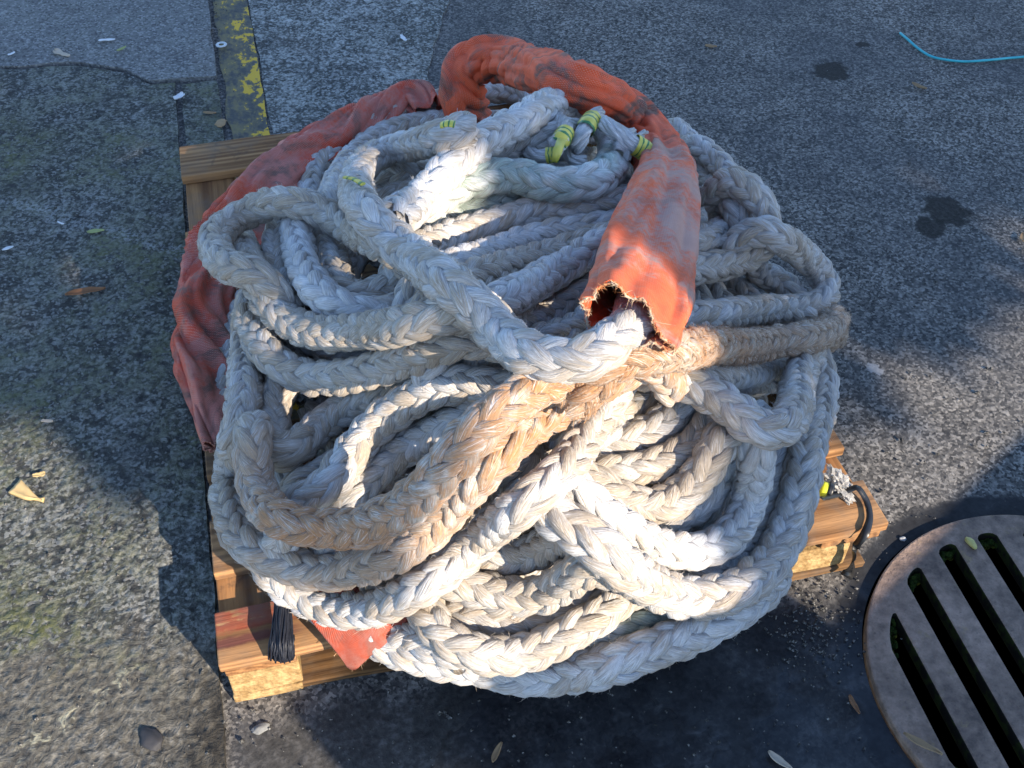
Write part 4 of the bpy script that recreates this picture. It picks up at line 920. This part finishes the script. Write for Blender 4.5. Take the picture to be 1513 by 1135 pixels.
# washer, pod, pebbles
P = np.array([(math.cos(a)*.0105, math.sin(a)*.0105, 0) for a in np.linspace(0, 2*math.pi, 33)])
V, F, _ = tube(P, .0042, 8, flat=.4, cap=False); o = mesh_obj('washer', V, F, M['zinc']); o.location = at(327, 66, .012); tag(o, 'small round grey washer beside the yellow painted line', 'washer')
def pebble(name, x, y, r, mat, label, cat='stone', z=.0, sq=(1, .7, .5), rz=0):
    bm = bmesh.new(); bmesh.ops.create_icosphere(bm, subdivisions=3, radius=1); sd = random.uniform(0, 99)
    for v in bm.verts:
        p = v.co.copy(); q = 1+.3*noise.noise(p*1.3+Vector((sd, 0, 0)))+.12*noise.noise(p*4+Vector((sd, 2, 0))); q += .18*noise.noise(p*2.3+Vector((sd, 5, 1)))+.08*noise.noise(p*9+Vector((sd, 5, 1))); v.co = Vector((p.x*r*sq[0]*q, p.y*r*sq[1]*q, p.z*r*sq[2]*q))
    me = bpy.data.meshes.new(name); bm.to_mesh(me); bm.free(); me.materials.append(M[mat]); me.polygons.foreach_set('use_smooth', [True]*len(me.polygons))
    o = link(bpy.data.objects.new(name, me)); o.location = at(x, y, z+r*sq[2]*.7); o.rotation_euler = (0, 0, rz); tag(o, label, cat); return o
pebble('seed_pod', 1435, 802, .011, 'pod', 'yellow seed pod lying on the rim of the drain cover', 'seed pod', .012, (1.1, .55, .5), -1.1)
pebble('pebble', 1334, 796, .0055, 'stone', 'small pale pebble on the asphalt between the pallet corner and the drain cover')
pebble('pebble', 385, 1076, .011, 'greystone', 'pale flat stone on the mud in front of the left pallet corner', z=.0, sq=(1.2, .7, .35), rz=.5)
pebble('stone_lump', 222, 1092, .017, 'darkstone', 'dark lump of stone on the sunlit slab at the lower left', z=.006, sq=(1.2, .8, .4), rz=-.7)  # lump added to stand in for a dark hollow in the slab
pebble('rusty_disc', 326, 182, .013, 'leaf_dry', 'flat brownish disc in the joint beside the yellow line', 'disc', .008, (1, 1.3, .25))

mb = MB()
def grit(x, y, r, zz):
    c = at(x, y, zz+r*.3); V = []
    for d in ((1,0,0),(-1,0,0),(0,1,0),(0,-1,0),(0,0,.7),(0,0,-.7)): V.append(c+np.array(d)*r*random.uniform(.6, 1.2)+rng.normal(0, r*.15, 3))
    mb.add(V, [(0,2,4),(2,1,4),(1,3,4),(3,0,4),(2,0,5),(1,2,5),(3,1,5),(0,3,5)])
for _ in range(2300):
    x = random.uniform(0, 1513); y = random.uniform(0, 1135)
    if 262 < x < 1250 and 120 < y < 900: continue
    X = at(x, y, 0); 
    if math.hypot(X[0]-DRC[0], X[1]-DRC[1]) < .30: continue
    u, v = uv_of(X); grit(x, y, random.choice((.0012, .0015, .002, .003)) if random.random() < .93 else .005, .010 if u < -.01 else .003)
for _ in range(330): grit(random.gauss(1205, 42), random.gauss(925, 45), random.uniform(.0012, .0035), .002)
for _ in range(260): grit(random.uniform(262, 300)-4+random.gauss(0, 5), random.uniform(640, 1040), random.uniform(.001, .003), .008)
for _ in range(160): grit(random.gauss(320, 9), random.uniform(0, 205), random.uniform(.001, .003), .006)
k = NT('grit_stone', .9, .2); M['grit'] = k.done(k.ramp(k.noise(k.obj(), 300, 2), [(.35, (.02, .02, .02)), (.52, (.075, .072, .066)), (.68, (.24, .23, .215))]), .9)
tag(mb.build('grit', M['grit']), 'loose grit and small stones scattered over the ground', 'grit', kind='stuff')

# ------------------------------------------------------------------ light
ELEV = R(27); SD = np.array([.68, -.73]); SD /= np.linalg.norm(SD)
to_sun = Vector((SD[0]*math.cos(ELEV), SD[1]*math.cos(ELEV), math.sin(ELEV)))
SP = np.array([-SD[1], SD[0]])                                     # level direction square to the sunbeams
def sunpos(s_, t_, d_):
    """point d_ metres toward the sun whose shadow falls at (s_, t_) on the plane square to the beams"""
    xy = SP*s_ + SD*d_
    return np.array([xy[0], xy[1], (t_+math.sin(ELEV)*d_)/math.cos(ELEV)])
ld = bpy.data.lights.new('sun', 'SUN'); ld.energy = 4.3; ld.angle = R(.5); ld.color = (1, .87, .70)
lo = bpy.data.objects.new('sun', ld); link(lo); lo.rotation_euler = to_sun.to_track_quat('Z', 'Y').to_euler(); lo.location = (3, -3, 4)
w = bpy.data.worlds.new('World'); SC.world = w; w.use_nodes = True; nt = w.node_tree
sky = nt.nodes.new('ShaderNodeTexSky'); sky.sky_type = 'NISHITA'; sky.sun_disc = False; sky.sun_elevation = ELEV; sky.sun_rotation = math.atan2(SD[0], SD[1])
sky.ozone_density = 3.6; sky.dust_density = .4
bg = nt.nodes['Background']; nt.links.new(sky.outputs[0], bg.inputs[0]); bg.inputs[1].default_value = .15
SC.view_settings.view_transform = 'Standard'; SC.view_settings.look = 'None'; SC.view_settings.exposure = 1.45; SC.view_settings.gamma = 1

# ------------------------------------------------------------------ unseen foliage and wall added behind the viewer to shade the heap
k = NT('tree_leaf', .6, .3); M['tleaf'] = k.done(k.mix(k.noise(k.obj(), 3), (.035, .06, .012), (.075, .11, .025)), .6)
M['bark'] = simple('tree_bark', (.10, .075, .05), .9, .1, .5, 20)
tr = empty('tree', [*(SP*2.45+SD*5.0), 0]); TL = np.array(tr.location)
tag(tr, 'leafy tree standing behind the photographer to the right of the pallet', 'tree')  # unseen; crown leaves are placed wherever shade is wanted
def shade(s_, t_):
    """how densely the crown covers this beam"""
    n_ = noise.noise(Vector((s_*3.1, t_*3.1, 2)))*.05 + noise.noise(Vector((s_*9, t_*9, 5)))*.02
    sb = .81 + .35*(t_-.55) + n_
    if t_ > .96+n_*2: return 1.0
    if s_ < .47 and t_ > .735 + n_*.6 + .03*math.sin(s_*19): return 1.0
    lo_ = .20 if t_ < .59 else (.285 if t_ < .70 else .245)
    if lo_ + n_*.25 < s_ < .43 and t_ > .575: return 1.0
    if s_ < .64 and t_ > .875 + n_: return 1.0
    if s_ < sb: return 0.0
    if .86 < t_ < .95 and s_ < .86: return .10
    if s_ > 1.2: return .12 if t_ < .25+n_ else (.5 if t_ < .29+n_ else 1.0)
    if t_ < .39 + n_*.6: return 0.0
    return 1.0
Lv, Lf = [], []
cnt = 0
while cnt < 30000:
    s_ = random.uniform(-1.1, 3.4); t_ = random.uniform(.22, 2.4); d_ = random.uniform(4.2, 6.0)
    if random.random() > shade(s_, t_): continue
    if ((s_-1.2)/2.7)**2+((t_-1.15)/1.45)**2 > 1: continue
    c = sunpos(s_, t_, d_); sz = random.uniform(.045, .075)
    a = np.array([random.gauss(0, 1) for _ in range(3)]); a /= np.linalg.norm(a); b = np.cross(a, [random.gauss(0, 1) for _ in range(3)]); b /= np.linalg.norm(b)
    i0 = len(Lv); Lv += [c-a*sz, c-a*sz*.2+b*sz*.5, c+a*sz, c-a*sz*.2-b*sz*.5]; Lf.append((i0, i0+1, i0+2, i0+3)); cnt += 1
mesh_obj('crown', np.array(Lv)-TL, np.array(Lf), M['tleaf'], tr, smooth=False)
mb = MB(); top = sunpos(2.2, 1.2, 5.0)
V, F, _ = tube(resample(catmull([TL-np.array([0, 0, .1]), TL+np.array([.03, 0, 1.5]), TL+np.array([0, .04, 3.2]), top]), .2), np.linspace(.15, .05, len(resample(catmull([TL-np.array([0, 0, .1]), TL+np.array([.03, 0, 1.5]), TL+np.array([0, .04, 3.2]), top]), .2))), 12); mb.add(V-TL, F)
for s_, t_ in ((1.2, 1.5), (.4, 1.6), (1.5, .9), (2.9, 1.6), (2.0, 2.0)):
    e = sunpos(s_, t_, 5.0+random.uniform(-.6, .6)); b0 = TL+np.array([0, .03, 2.9]); V, F, _ = tube(resample(catmull([b0, (b0+e)/2+np.array([0, 0, .2]), e]), .2), .03, 8); mb.add(V-TL, F)
mb.build('trunk', M['bark'], tr, smooth=True)
# stepped concrete blocks added out of frame, sized by the shade they cast
def shade_block(name, s0, s1, ttop, d0, thick, label):
    h = (ttop+math.sin(ELEV)*d0)/math.cos(ELEV)
    o = empty(name, [*(SP*(s0+s1)/2+SD*d0), 0], math.atan2(SP[1], SP[0])); tag(o, label, 'wall')
    L_ = s1-s0; b = MB(); b.box((-L_/2, -thick, -.02), (L_/2, 0, h-.08)); q = bevel(b.build('body', GM['slab_new'], o), .01)
    b = MB(); b.box((-L_/2-.02, -thick-.02, h-.078), (L_/2+.02, .0, h)); q = bevel(b.build('coping', GM['slab_mid'], o), .012); return o
shade_block('low_wall', .30, .480, .360, 1.22, .2, 'lower end of the stepped concrete wall standing out of view to the right')
shade_block('low_wall', .482, .968, .405, 1.25, .2, 'tallest block of the stepped concrete wall standing out of view to the right')
shade_block('low_wall', .970, 2.6, .155, 1.20, .2, 'long low concrete wall standing out of view to the right')
